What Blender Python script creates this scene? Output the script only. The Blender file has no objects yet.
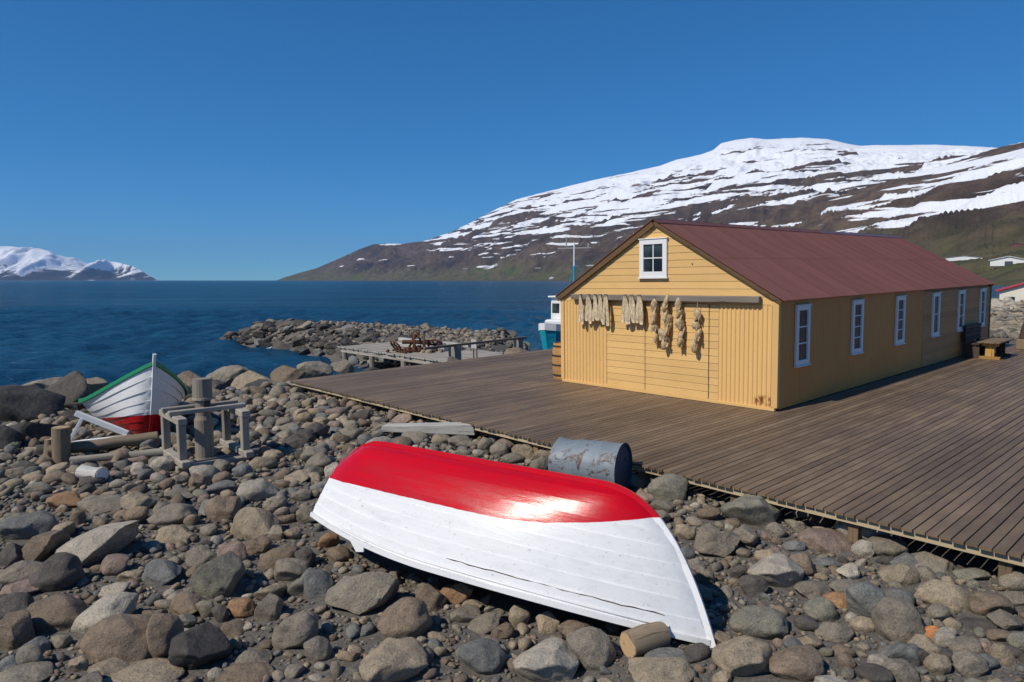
import bpy, bmesh, math, random
import numpy as np
from mathutils import Matrix, Vector, Euler
from mathutils import noise as mnoise

# ------------------------------------------------------------------ camera, sky, sun
scene = bpy.context.scene
H_CAM = 2.7; F = 682.667; CX, CY = 512.0, 341.0
PITCH = math.atan((341 - 280.3) / F)
cam_d = bpy.data.cameras.new('camera'); cam = bpy.data.objects.new('camera', cam_d)
scene.collection.objects.link(cam)
cam_d.sensor_width = 36; cam_d.lens = 24; cam_d.clip_start = 0.1; cam_d.clip_end = 200000
cam.location = (0, 0, H_CAM); cam.rotation_euler = (math.pi / 2 - PITCH, 0, 0)
scene.camera = cam

SUN_EL = math.radians(46); SUN_TRAVEL = Vector((.825, .566, 0)).normalized()
sun_az = math.atan2(-SUN_TRAVEL.x, -SUN_TRAVEL.y)
world = bpy.data.worlds.new('World'); scene.world = world; world.use_nodes = True
wn = world.node_tree.nodes; wl = world.node_tree.links
sky = wn.new('ShaderNodeTexSky'); sky.sky_type = 'NISHITA'; sky.sun_disc = False
sky.sun_elevation = SUN_EL; sky.sun_rotation = sun_az
sky.altitude = 0; sky.air_density = 0.6; sky.dust_density = 0.0; sky.ozone_density = 5.0
bg = wn['Background']; bg.inputs['Strength'].default_value = 0.111
# deep polarised blue: the whole sky gets one soft shoulder and one tint
sky_sep = wn.new('ShaderNodeSeparateColor'); wl.new(sky.outputs[0], sky_sep.inputs[0])
sky_m = wn.new('ShaderNodeMath'); sky_m.operation = 'MULTIPLY_ADD'; sky_m.inputs[1].default_value = .08; sky_m.inputs[2].default_value = .6
wl.new(sky_sep.outputs[2], sky_m.inputs[0])
sky_d = wn.new('ShaderNodeVectorMath'); sky_d.operation = 'DIVIDE'; wl.new(sky.outputs[0], sky_d.inputs[0]); wl.new(sky_m.outputs[0], sky_d.inputs[1])
sky_t = wn.new('ShaderNodeVectorMath'); sky_t.operation = 'MULTIPLY'; sky_t.inputs[1].default_value = (.43, .83, 1.0); wl.new(sky_d.outputs[0], sky_t.inputs[0])
sky_h = wn.new('ShaderNodeHueSaturation'); sky_h.inputs['Saturation'].default_value = 1.06
wl.new(sky_t.outputs[0], sky_h.inputs['Color']); wl.new(sky_h.outputs[0], bg.inputs['Color'])
sun_d = bpy.data.lights.new('sun', 'SUN'); sun = bpy.data.objects.new('sun', sun_d)
scene.collection.objects.link(sun)
sun_d.energy = 4.2; sun_d.angle = math.radians(.5); sun_d.color = (1.0, .93, .82)
ldir = Vector((SUN_TRAVEL.x * math.cos(SUN_EL), SUN_TRAVEL.y * math.cos(SUN_EL), -math.sin(SUN_EL)))
sun.rotation_euler = ldir.to_track_quat('-Z', 'Y').to_euler()
scene.view_settings.view_transform = 'Standard'; scene.view_settings.look = 'None'
scene.view_settings.exposure = 0.0; scene.view_settings.gamma = 1.0
scene.view_settings.use_curve_mapping = False

# ------------------------------------------------------------------ geometry of the place
SEA = -1.6
def rotm(yaw, a, b):
    return Matrix.Rotation(yaw, 3, 'Z') @ Matrix.Rotation(a, 3, 'X') @ Matrix.Rotation(b, 3, 'Y')
SM = rotm(-.838, .018, -.006); SB = Vector((5.454, 13.905, 0))
SITE = Matrix.Translation(SB) @ SM.to_4x4()            # frame of deck and warehouse: u gable, v long side, w up
SINV = SITE.inverted(); CAMV = Vector((0, 0, H_CAM))
def ray(x, y):
    a = (x - CX) / F; b = (CY - y) / F; c, s = math.cos(PITCH), math.sin(PITCH)
    return Vector((a, c + b * s, -s + b * c))
def ground_at(x, y, z):
    d = ray(x, y); return CAMV + d * ((z - H_CAM) / d.z)
def deck_at(x, y, w=0.0):
    o = SINV @ CAMV; d = SM.transposed() @ ray(x, y); return o + d * ((w - o.z) / d.z)
def gable_at(x, y, v=0.0):
    o = SINV @ CAMV; d = SM.transposed() @ ray(x, y); return o + d * ((v - o.y) / d.y)
def project(p):
    q = Vector(p) - CAMV; c, s = math.cos(PITCH), math.sin(PITCH)
    d = q.y * c - q.z * s; u = q.y * s + q.z * c
    return CX + F * q.x / d, CY - F * u / d, d

# ------------------------------------------------------------------ helpers
col = scene.collection
def tag(o, label=None, cat=None, group=None, kind=None):
    if label: o['label'] = label
    if cat: o['category'] = cat
    if group: o['group'] = group
    if kind: o['kind'] = kind
    return o
def empty(name, mat=None):
    o = bpy.data.objects.new(name, None); col.objects.link(o); o.empty_display_size = .2
    if mat is not None: o.matrix_world = mat
    return o
def link_mesh(name, me, mat=None, parent=None, matrix=None):
    o = bpy.data.objects.new(name, me); col.objects.link(o)
    if mat is not None and not me.materials: me.materials.append(mat)
    if parent is not None: o.parent = parent
    if matrix is not None: o.matrix_basis = matrix
    return o
class MB:
    def __init__(s): s.v = []; s.f = []
    def add(s, vs, fs):
        n = len(s.v); s.v += [tuple(p) for p in vs]; s.f += [tuple(i + n for i in q) for q in fs]; return s
    def box(s, c, size, rot=None):
        hx, hy, hz = size[0] / 2, size[1] / 2, size[2] / 2
        P = [Vector((x, y, z)) for x in (-hx, hx) for y in (-hy, hy) for z in (-hz, hz)]
        if rot is not None: P = [rot @ p for p in P]
        c = Vector(c)
        return s.add([p + c for p in P], [(0, 1, 3, 2), (4, 6, 7, 5), (0, 4, 5, 1), (2, 3, 7, 6), (0, 2, 6, 4), (1, 5, 7, 3)])
    def lim(s, x0, x1, y0, y1, z0, z1):
        return s.box(((x0 + x1) / 2, (y0 + y1) / 2, (z0 + z1) / 2), (x1 - x0, y1 - y0, z1 - z0))
    def bar(s, p0, p1, w, h, up=(0, 0, 1)):
        p0 = Vector(p0); p1 = Vector(p1); d = (p1 - p0); L = d.length; d.normalize()
        up = Vector(up); x = d.cross(up)
        if x.length < 1e-4: x = d.cross(Vector((1, 0, 0)))
        x.normalize(); z = x.cross(d)
        R = Matrix((x, d, z)).transposed()
        return s.box((p0 + p1) / 2, (w, L, h), R)
    def tube(s, pts, rad, n=10, cap=True, jit=0, seed=0):
        rnd = random.Random(seed); pts = [Vector(p) for p in pts]
        if not hasattr(rad, '__len__'): rad = [rad] * len(pts)
        vs = []; fs = []; ref = None
        js = [1 + rnd.uniform(-jit, jit) for _ in range(n)]
        for i, p in enumerate(pts):
            d = (pts[min(i + 1, len(pts) - 1)] - pts[max(i - 1, 0)]).normalized()
            if ref is None:
                ref = Vector((0, 0, 1)) if abs(d.z) < .9 else Vector((1, 0, 0))
            x = (ref - d * ref.dot(d)).normalized(); y = d.cross(x); ref = x
            for k in range(n):
                a = 2 * math.pi * k / n
                vs.append(p + (x * math.cos(a) + y * math.sin(a)) * rad[i] * js[k])
        for i in range(len(pts) - 1):
            for k in range(n):
                a = i * n + k; b = i * n + (k + 1) % n
                fs.append((a, b, b + n, a + n))
        if cap:
            fs.append(tuple(reversed(range(n)))); m = (len(pts) - 1) * n; fs.append(tuple(range(m, m + n)))
        return s.add(vs, fs)
    def build(s, name, mat, parent=None, matrix=None, smooth=False, bevel=0, seg=1):
        me = bpy.data.meshes.new(name); me.from_pydata(s.v, [], s.f); me.update()
        if smooth:
            me.polygons.foreach_set('use_smooth', [True] * len(me.polygons))
            if smooth == 'auto': me.set_sharp_from_angle(angle=math.radians(48))
        o = link_mesh(name, me, mat, parent, matrix)
        if bevel:
            m = o.modifiers.new('bevel', 'BEVEL'); m.width = bevel; m.segments = seg; m.limit_method = 'ANGLE'
        return o

# ------------------------------------------------------------------ procedural materials
class NT:
    def __init__(s, name):
        s.m = bpy.data.materials.new(name); s.m.use_nodes = True
        s.t = s.m.node_tree; s.n = s.t.nodes; s.l = s.t.links
        s.p = s.n['Principled BSDF']; s.out = s.n['Material Output']
    def link(s, a, b): s.l.new(a, b)
    def coord(s, which='Object', scale=(1, 1, 1), rot=(0, 0, 0), rnd=False):
        tc = s.n.new('ShaderNodeTexCoord'); mp = s.n.new('ShaderNodeMapping')
        mp.inputs['Scale'].default_value = scale; mp.inputs['Rotation'].default_value = rot
        s.link(tc.outputs[which], mp.inputs['Vector'])
        if rnd:
            oi = s.n.new('ShaderNodeObjectInfo'); mu = s.n.new('ShaderNodeMath'); mu.operation = 'MULTIPLY'; mu.inputs[1].default_value = 53.0
            s.link(oi.outputs['Random'], mu.inputs[0]); cb = s.n.new('ShaderNodeCombineXYZ')
            for i in range(3): s.link(mu.outputs[0], cb.inputs[i])
            s.link(cb.outputs[0], mp.inputs['Location'])
        return mp.outputs[0]
    def noise(s, vec, scale, detail=6, rough=.6, dist=0.0, out='Fac'):
        n = s.n.new('ShaderNodeTexNoise'); n.inputs['Scale'].default_value = scale; n.inputs['Detail'].default_value = detail
        n.inputs['Roughness'].default_value = rough; n.inputs['Distortion'].default_value = dist
        if vec is not None: s.link(vec, n.inputs['Vector'])
        return n.outputs[out]
    def voro(s, vec, scale, feature='F1', out='Distance'):
        n = s.n.new('ShaderNodeTexVoronoi'); n.feature = feature; n.inputs['Scale'].default_value = scale
        if vec is not None: s.link(vec, n.inputs['Vector'])
        return n.outputs[out]
    def ramp(s, fac, stops, interp='LINEAR'):
        r = s.n.new('ShaderNodeValToRGB'); e = r.color_ramp.elements; r.color_ramp.interpolation = interp
        while len(e) < len(stops): e.new(.5)
        for el, (p, c) in zip(e, stops):
            el.position = p
            if not hasattr(c, '__len__'): c = (c, c, c)
            el.color = (*c[:3], 1)
        s.link(fac, r.inputs[0]); return r.outputs[0]
    def mix(s, fac, a, b, mode='MIX'):
        n = s.n.new('ShaderNodeMix'); n.data_type = 'RGBA'; n.blend_type = mode
        for sock, val in ((n.inputs[0], fac), (n.inputs[6], a), (n.inputs[7], b)):
            if hasattr(val, 'is_output'): s.link(val, sock)
            elif hasattr(val, '__len__'): sock.default_value = (*val[:3], 1)
            else: sock.default_value = val
        return n.outputs[2]
    def math(s, op, a, b=None, c=None, clamp=False):
        n = s.n.new('ShaderNodeMath'); n.operation = op; n.use_clamp = clamp
        for i, v in enumerate((a, b, c)):
            if v is None: continue
            if hasattr(v, 'is_output'): s.link(v, n.inputs[i])
            else: n.inputs[i].default_value = v
        return n.outputs[0]
    def sep(s, vec):
        n = s.n.new('ShaderNodeSeparateXYZ'); s.link(vec, n.inputs[0]); return n.outputs
    def comb(s, x, y, z):
        n = s.n.new('ShaderNodeCombineXYZ')
        for i, v in enumerate((x, y, z)):
            if hasattr(v, 'is_output'): s.link(v, n.inputs[i])
            else: n.inputs[i].default_value = v
        return n.outputs[0]
    def rand(s):
        return s.n.new('ShaderNodeObjectInfo').outputs['Random']
    def bump(s, h, strength=.5, dist=.01, prev=None):
        b = s.n.new('ShaderNodeBump'); b.inputs['Strength'].default_value = strength; b.inputs['Distance'].default_value = dist
        s.link(h, b.inputs['Height'])
        if prev is not None: s.link(prev, b.inputs['Normal'])
        return b.outputs[0]
    def fin(s, color=None, rough=None, normal=None, metal=None, spec=None):
        P = s.p.inputs
        for k, v in (('Base Color', color), ('Roughness', rough), ('Normal', normal), ('Metallic', metal), ('Specular IOR Level', spec)):
            if v is None: continue
            if hasattr(v, 'is_output'): s.link(v, P[k])
            elif hasattr(v, '__len__'): P[k].default_value = (*v[:3], 1)
            else: P[k].default_value = v
        return s.m
def mul(c, k): return tuple(x * k for x in c)

def mat_wood(name, c0, c1, axis=1, rough=.75, grain=1.0, var=.35, stain=None):
    """weathered timber: grain runs along the given object axis, every piece its own tone"""
    t = NT(name); sc = [28 * grain] * 3; sc[axis] = 1.2 * grain
    v = t.coord('Object', tuple(sc), rnd=True)
    n1 = t.noise(v, 1.0, 8, .65, .4); n2 = t.noise(t.coord('Object', rnd=True), 1.7, 5, .6)
    c = t.mix(n1, c0, c1)
    c = t.mix(t.math('MULTIPLY', n2, .6), c, mul(c0, .6))
    c = t.mix(t.ramp(n1, [(.34, .75), (.43, 0)]), c, mul(c0, .3))
    k = t.math('MULTIPLY_ADD', t.rand(), var * 2, 1 - var)
    c = t.mix(1.0, c, t.comb(k, k, k), 'MULTIPLY')
    if stain: c = t.mix(t.ramp(t.noise(t.coord('Object', rnd=True), 3, 6, .7), [(.52, 0), (.66, 1)]), c, stain)
    return t.fin(c, rough, t.bump(n1, .5, .004))
def mat_paint(name, c, rough=.45, wear=None, wearamt=.62, scale=6.0, bump=.15, axis=None, dirt=.25, var=.05):
    t = NT(name); v = t.coord('Object', rnd=False)
    sc = [1, 1, 1]
    if axis is not None: sc = [9, 9, 9]; sc[axis] = 1
    vs = t.coord('Object', tuple(sc))
    n = t.noise(vs, scale * (.5 if axis is not None else 1), 8, .65); n2 = t.noise(v, 1.1, 6, .6)
    base = t.mix(t.math('MULTIPLY', n2, dirt * 2), c, mul(c, .62))
    k = t.math('MULTIPLY_ADD', t.rand(), var * 2, 1 - var); base = t.mix(1.0, base, t.comb(k, k, k), 'MULTIPLY')
    if wear: base = t.mix(t.ramp(n, [(wearamt, 0), (wearamt + .06, 1)]), base, wear)
    return t.fin(base, rough, t.bump(n, bump, .004))
def mat_stone(name, attr=False):
    t = NT(name)
    if attr:
        a = t.n.new('ShaderNodeAttribute'); a.attribute_name = 'tone'; tone = a.outputs['Color']
        v = t.coord('Object', (1, 1, 1)); rd = False
    else:
        tone = t.n.new('ShaderNodeObjectInfo').outputs['Color']; rd = True
    vw = t.n.new('ShaderNodeNewGeometry').outputs['Position']
    n1 = t.noise(vw, 5.5, 8, .74, .5); n2 = t.noise(vw, 60, 4, .75); n3 = t.noise(vw, 17, 6, .7, .6)
    c = t.mix(t.ramp(n1, [(.3, 0), (.72, 1)]), mul((.62, .62, .63), 1), mul((1.28, 1.22, 1.12), 1))
    c = t.mix(1.0, tone, c, 'MULTIPLY'); c = t.mix(1.0, c, (1.4, 1.33, 1.22), 'MULTIPLY')
    c = t.mix(t.ramp(n3, [(.56, 0), (.72, .5)]), c, (.21, .185, .15))
    c = t.mix(t.ramp(n2, [(.35, .55), (.52, 0)]), c, (.035, .032, .03))
    c = t.mix(t.ramp(t.noise(vw, 34, 3, .8), [(.69, 0), (.74, .55)]), c, (.42, .41, .38))
    b = t.bump(n1, .6, .085); b = t.bump(t.voro(vw, 8), .35, .05, b); b = t.bump(n3, .65, .03, b); b = t.bump(n2, .6, .008, b)
    return t.fin(c, .82, b, spec=.3)

M = {}
# deck timber
def deck_mat():
    t = NT('deck_timber')
    v = t.coord('Object', (55, 1.6, 55), rnd=True)
    n1 = t.noise(v, 1.0, 8, .7, .3); n2 = t.noise(t.coord('Object', (2.5, .9, 2.5), rnd=True), 1.0, 6, .65)
    vw = t.n.new('ShaderNodeNewGeometry').outputs['Position']; n3 = t.noise(vw, .35, 5, .6)
    c = t.mix(n1, (.108, .068, .041), (.215, .148, .094))
    c = t.mix(t.ramp(n2, [(.42, 0), (.7, .7)]), c, (.275, .2, .128))
    c = t.mix(t.ramp(n3, [(.35, .5), (.62, 0)]), c, (.09, .066, .045))
    k = t.math('MULTIPLY_ADD', t.rand(), .4, .78); c = t.mix(1.0, c, t.comb(k, k, k), 'MULTIPLY')
    return t.fin(c, t.ramp(n2, [(.3, .5), (.7, .72)]), t.bump(n1, .45, .004), spec=.35)
M['deck'] = deck_mat()
M['joist'] = mat_wood('joist_timber', (.42, .33, .2), (.56, .45, .28), 0, var=.1)
M['post'] = mat_wood('post_timber', (.16, .11, .06), (.3, .21, .12), 2)
M['grey_wood'] = mat_wood('grey_weathered_timber', (.19, .165, .13), (.6, .54, .45), 0, var=.25, grain=.5)
M['grey_wood_z'] = mat_wood('grey_weathered_post', (.17, .145, .11), (.54, .47, .38), 2, var=.25, grain=.5)
M['pale_wood'] = mat_wood('pale_driftwood', (.36, .34, .3), (.62, .6, .56), 0, var=.12)
M['beam_wood'] = mat_wood('dark_grey_beam', (.13, .105, .085), (.34, .29, .235), 0, var=.1)
M['log'] = mat_wood('log_bark', (.16, .115, .07), (.38, .29, .19), 0, var=.2)
M['log_end'] = mat_wood('log_cut_end', (.4, .26, .13), (.58, .41, .23), 0, var=.15)
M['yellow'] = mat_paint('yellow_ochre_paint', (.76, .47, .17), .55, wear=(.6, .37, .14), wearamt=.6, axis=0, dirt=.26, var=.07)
M['yellow_shaded'] = mat_paint('yellow_ochre_in_shade', (.64, .265, .055), .55, wear=(.4, .25, .11), wearamt=.64, axis=2, dirt=.22, var=.05)  # gable ochre made darker and redder: the long wall's shade put into the colour
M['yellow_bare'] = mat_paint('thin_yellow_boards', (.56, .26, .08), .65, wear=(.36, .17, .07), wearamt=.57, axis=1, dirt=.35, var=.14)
M['brown_trim'] = mat_wood('brown_barge_board', (.11, .055, .02), (.19, .105, .04), 0, var=.1)
M['white_paint'] = mat_paint('white_window_paint', (.78, .78, .76), .45, dirt=.12)
M['green_paint'] = mat_paint('green_gunwale_paint', (.02, .27, .11), .4, dirt=.25)
M['teal_paint'] = mat_paint('turquoise_hull_paint', (.015, .34, .45), .35, dirt=.15)
M['grey_paint'] = mat_paint('grey_metal_paint', (.3, .31, .32), .5)
M['black_iron'] = mat_paint('black_iron_band', (.03, .028, .026), .55)
M['orange_wood'] = mat_wood('orange_barrel_stave', (.42, .2, .06), (.6, .33, .11), 2, var=.15)
M['red_roof'] = mat_paint('red_roof_paint', (.45, .035, .04), .5)
M['cream_wall'] = mat_paint('cream_house_wall', (.78, .72, .58), .6)
M['bench_dark'] = mat_wood('dark_brown_bench', (.045, .028, .02), (.11, .07, .045), 1)
M['bench_yellow'] = mat_wood('ochre_bench_leg', (.4, .22, .05), (.55, .32, .09), 2)
M['concrete'] = mat_paint('pale_concrete', (.3, .285, .26), .85, wear=(.16, .15, .13), wearamt=.6)
M['cord'] = mat_paint('pale_cord', (.5, .47, .4), .8)
def glass_mat():
    t = NT('window_glass'); vw = t.n.new('ShaderNodeNewGeometry').outputs['Position']
    n = t.noise(vw, 2.2, 4, .6)
    c = t.mix(t.ramp(n, [(.4, 0), (.65, 1)]), (.012, .016, .018), (.05, .062, .06))
    return t.fin(c, .06, t.bump(t.noise(vw, 1.5, 2), .08, .02), spec=.6)
M['glass'] = glass_mat()
def roof_mat():
    t = NT('maroon_roof_sheet'); vw = t.coord('Object'); v2 = t.coord('Object', (1, 9, 1))
    n = t.noise(v2, 1.3, 7, .65); n2 = t.noise(vw, 22, 5, .7)
    c = t.mix(t.ramp(n, [(.3, 0), (.7, 1)]), (.115, .047, .041), (.15, .063, .056))
    c = t.mix(t.ramp(n2, [(.62, 0), (.72, .6)]), c, (.13, .035, .03))
    k = t.math('MULTIPLY_ADD', t.rand(), .14, .93); c = t.mix(1.0, c, t.comb(k, k, k), 'MULTIPLY')
    return t.fin(c, .6, t.bump(n2, .15, .003), spec=.3)
M['roof'] = roof_mat()
M['ridge'] = mat_paint('purple_grey_ridge_cap', (.13, .085, .105), .5)
def panel_rust():
    t = NT('yellow_corrugated_rusted_foot'); v = t.coord('Object'); x, y, z = t.sep(v)[:3]
    n2 = t.noise(v, 1.1, 6, .6); base = t.mix(t.math('MULTIPLY', n2, .3), (.76, .47, .17), (.52, .32, .12))
    n = t.noise(t.coord('Object', (1, 1, .35)), 17, 6, .75, .6)
    def win(a, lo, hi, f):
        return t.math('MULTIPLY', t.math('MULTIPLY_ADD', t.math('SUBTRACT', a, lo), 1 / f, 0, True), t.math('MULTIPLY_ADD', t.math('SUBTRACT', hi, a), 1 / f, 0, True))
    m = t.math('MULTIPLY', win(x, -.50, -.08, .03), win(z, .06, .33, .07))
    m = t.math('MULTIPLY', m, t.ramp(n, [(.46, 0), (.54, 1)]))
    base = t.mix(m, base, t.mix(t.noise(v, 40), (.16, .045, .01), (.32, .12, .03)))
    return t.fin(base, .55, t.bump(n, .1, .003))
M['panel_rust'] = panel_rust()
def drum_mat():
    t = NT('blue_grey_drum'); v = t.coord('Object'); n = t.noise(v, 3.0, 8, .68, .8); n2 = t.noise(t.coord('Object', (1, 6, 6)), 3, 6, .7)
    c = t.mix(n2, (.12, .15, .175), (.27, .31, .34))
    c = t.mix(t.ramp(n, [(.565, 0), (.61, 1)]), c, (.085, .05, .038))
    c = t.mix(t.ramp(t.noise(v, 9, 5, .7), [(.66, 0), (.7, 1)]), c, (.02, .02, .022))
    return t.fin(c, .6, t.bump(n, .3, .01), metal=.15)
M['drum'] = drum_mat()
M['drum_end'] = mat_paint('dark_blue_drum_end', (.045, .06, .095), .6, wear=(.1, .06, .045), wearamt=.62)
def rust_mat():
    t = NT('rusty_iron'); v = t.coord('Object'); n = t.noise(v, 9, 7, .7)
    return t.fin(t.ramp(n, [(.3, (.035, .018, .013)), (.55, (.13, .05, .025)), (.75, (.24, .1, .045))]), .85, t.bump(n, .5, .01))
M['rust'] = rust_mat()
def fish_mat(name, a, b):
    t = NT(name); v = t.coord('Object', rnd=True); n = t.noise(t.coord('Object', (3, 3, 1), rnd=True), 14, 6, .7, .4)
    return t.fin(t.mix(t.ramp(n, [(.3, 0), (.68, 1)]), a, b), .6, t.bump(n, .6, .012))
M['fish'] = fish_mat('dried_fish_flesh', (.2, .125, .06), (.84, .69, .45))
M['head'] = fish_mat('dried_cod_head', (.1, .062, .03), (.74, .55, .31))
M['stone'] = mat_stone('beach_stone'); M['pebble'] = mat_stone('beach_pebble', True)
def hull_paint(name, lower, upper, zexpr):
    """paint boundary along the hull: lower colour below a waterline z(x) in hull coordinates"""
    t = NT(name); v = t.coord('Object'); x, y, z = t.sep(v)[:3]
    n = t.noise(t.coord('Object', (1, 5, 5)), 2.2, 8, .7); nf = t.noise(v, 24, 6, .75); nb = t.noise(v, 5, 4, .6)
    zb = zexpr(t, x)
    d = t.math('SUBTRACT', z, t.math('ADD', zb, t.math('MULTIPLY', t.math('SUBTRACT', nb, .5), .02)))
    m = t.math('MULTIPLY_ADD', d, 160, .5, True)
    up = t.mix(t.ramp(n, [(.46, 0), (.82, .45)]), upper, mul(upper, .6))
    up = t.mix(t.ramp(nf, [(.6, 0), (.68, .65)]), up, (.3, .27, .23))
    lo = t.mix(t.ramp(n, [(.36, 0), (.75, .7)]), lower, (lower[0] * .6, lower[1] + .001, lower[2] * 1.2 + .002))
    lo = t.mix(t.ramp(nf, [(.68, 0), (.74, .7)]), lo, (.16, .03, .03))
    return t.fin(t.mix(m, lo, up), t.ramp(n, [(.3, .17), (.7, .28)]), t.bump(nf, .12, .004, t.bump(n, .2, .012)), spec=.3)
def wl1(t, x):   # overturned boat
    k = t.math('MAXIMUM', t.math('MULTIPLY_ADD', x, .62, -.1), 0.0)
    return t.math('SUBTRACT', .46, t.math('MULTIPLY', t.math('POWER', k, 1.6), .3))
def wl2(t, x):
    return t.math('MULTIPLY_ADD', x, .03, .42)
M['hull_over'] = hull_paint('white_and_red_hull', (.56, .002, .01), (.74, .74, .735), wl1)
M['hull_up'] = hull_paint('clinker_white_red_hull', (.42, .008, .01), (.8, .8, .79), wl2)
M['hull_in'] = mat_wood('hull_inside_timber', (.13, .085, .05), (.25, .18, .1), 0)

# ------------------------------------------------------------------ numpy noise for terrain
def vnoise(x, y, seed=0):
    xi = np.floor(x).astype(np.int64); yi = np.floor(y).astype(np.int64); xf = x - xi; yf = y - yi
    def h(a, b):
        n = (a * 374761393 + b * 668265263 + seed * 974711) & 0x7fffffff
        n = ((n ^ (n >> 13)) * 1274126177) & 0x7fffffff; n = n ^ (n >> 16)
        return (n & 0xffff) / 65535.0
    u = xf * xf * (3 - 2 * xf); v = yf * yf * (3 - 2 * yf)
    return (h(xi, yi) * (1 - u) + h(xi + 1, yi) * u) * (1 - v) + (h(xi, yi + 1) * (1 - u) + h(xi + 1, yi + 1) * u) * v
def fbm(x, y, oct=5, seed=0, ridged=False, gain=.5):
    s = 0; a = 1; tot = 0; x = np.asarray(x, float); y = np.asarray(y, float)
    for i in range(oct):
        n = vnoise(x, y, seed + i * 17)
        if ridged: n = 1 - np.abs(2 * n - 1)
        s = s + a * n; tot += a; a *= gain; x = x * 2.03 + 11.7; y = y * 2.03 - 7.3
    return s / tot
def grid_mesh(name, X, Y, Z, mat, smooth=True):
    r, c = X.shape; v = np.stack([X.ravel(), Y.ravel(), Z.ravel()], 1)
    i = np.arange(r * c).reshape(r, c)
    f = np.stack([i[:-1, :-1], i[:-1, 1:], i[1:, 1:], i[1:, :-1]], -1).reshape(-1, 4)
    me = np_mesh(name, v, f, smooth)
    return link_mesh(name, me, mat)
def np_mesh(name, v, f, smooth=True):
    me = bpy.data.meshes.new(name); k = f.shape[1]
    me.vertices.add(len(v)); me.vertices.foreach_set('co', np.asarray(v, np.float32).ravel())
    me.loops.add(f.size); me.loops.foreach_set('vertex_index', np.asarray(f, np.int32).ravel())
    me.polygons.add(len(f)); me.polygons.foreach_set('loop_start', np.arange(0, f.size, k, dtype=np.int32))
    me.polygons.foreach_set('loop_total', np.full(len(f), k, np.int32))
    me.polygons.foreach_set('use_smooth', np.full(len(f), smooth))
    me.update(calc_edges=True); me.validate(); return me
# ------------------------------------------------------------------ sea
def sea_mat():
    t = NT('sea_water'); v = t.n.new('ShaderNodeNewGeometry').outputs['Position']
    mp = t.n.new('ShaderNodeMapping'); mp.inputs['Rotation'].default_value = (0, 0, .5); mp.inputs['Scale'].default_value = (.55, 1.25, 1)
    t.link(v, mp.inputs['Vector']); vm = mp.outputs[0]
    n0 = t.noise(vm, .22, 3, .5, .4); n1 = t.noise(vm, .75, 5, .6, .3); n2 = t.noise(vm, 3.2, 4, .6, .3); n3 = t.noise(vm, .05, 4, .55)
    h = t.math('ADD', t.math('MULTIPLY', n0, .9), t.math('ADD', t.math('MULTIPLY', n1, .6), t.math('MULTIPLY', n2, .16)))
    big = t.ramp(n3, [(.35, (.006, .042, .088)), (.65, (.012, .074, .142))])
    nrm = t.bump(h, 1.0, .8)
    dif = t.n.new('ShaderNodeBsdfDiffuse'); t.link(big, dif.inputs['Color']); t.link(nrm, dif.inputs['Normal'])
    gl = t.n.new('ShaderNodeBsdfGlossy'); gl.inputs['Roughness'].default_value = .14; t.link(nrm, gl.inputs['Normal'])
    fr = t.n.new('ShaderNodeFresnel'); fr.inputs['IOR'].default_value = 1.33; t.link(nrm, fr.inputs['Normal'])
    mx = t.n.new('ShaderNodeMixShader'); t.link(t.math('MULTIPLY', fr.outputs[0], .6), mx.inputs[0])
    t.link(dif.outputs[0], mx.inputs[1]); t.link(gl.outputs[0], mx.inputs[2]); t.link(mx.outputs[0], t.out.inputs['Surface']); t.n.remove(t.p)
    return t.m
def axis_pts(lo, hi, c0, c1, fine, grow):
    a = list(np.arange(c0, c1, fine)); s = fine; x = c1
    while x < hi: a.append(x); s *= grow; x += s
    s = fine; x = c0 - fine
    while x > lo: a.insert(0, x); s *= grow; x -= s
    a[0] = lo; a[-1] = hi
    return np.array(a)
sx = axis_pts(-28000, 28000, -70, 14, .3, 1.07); sy = axis_pts(-28000, 28000, 16, 95, .3, 1.07)
X, Y = np.meshgrid(sx, sy); Z = np.full(X.shape, SEA); wr = np.random.RandomState(5)
for k in range(26):      # wind chop
    lam = wr.uniform(1.1, 4.6); th = math.radians(205) + wr.normal() * .6; kx, ky = math.cos(th) * 6.283 / lam, math.sin(th) * 6.283 / lam
    Z = Z + .0085 * lam * np.sin(kx * X + ky * Y + wr.uniform(0, 6.28)) * (.5 + fbm(X * .06 + k, Y * .06, 2, 90 + k))
far = np.clip((np.maximum(np.abs(X + 28) - 42, np.abs(Y - 55) - 40)) / 25, 0, 1); Z = SEA + (Z - SEA) * (1 - far)
tag(grid_mesh('sea', X, Y, Z, sea_mat()), kind='structure')

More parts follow.
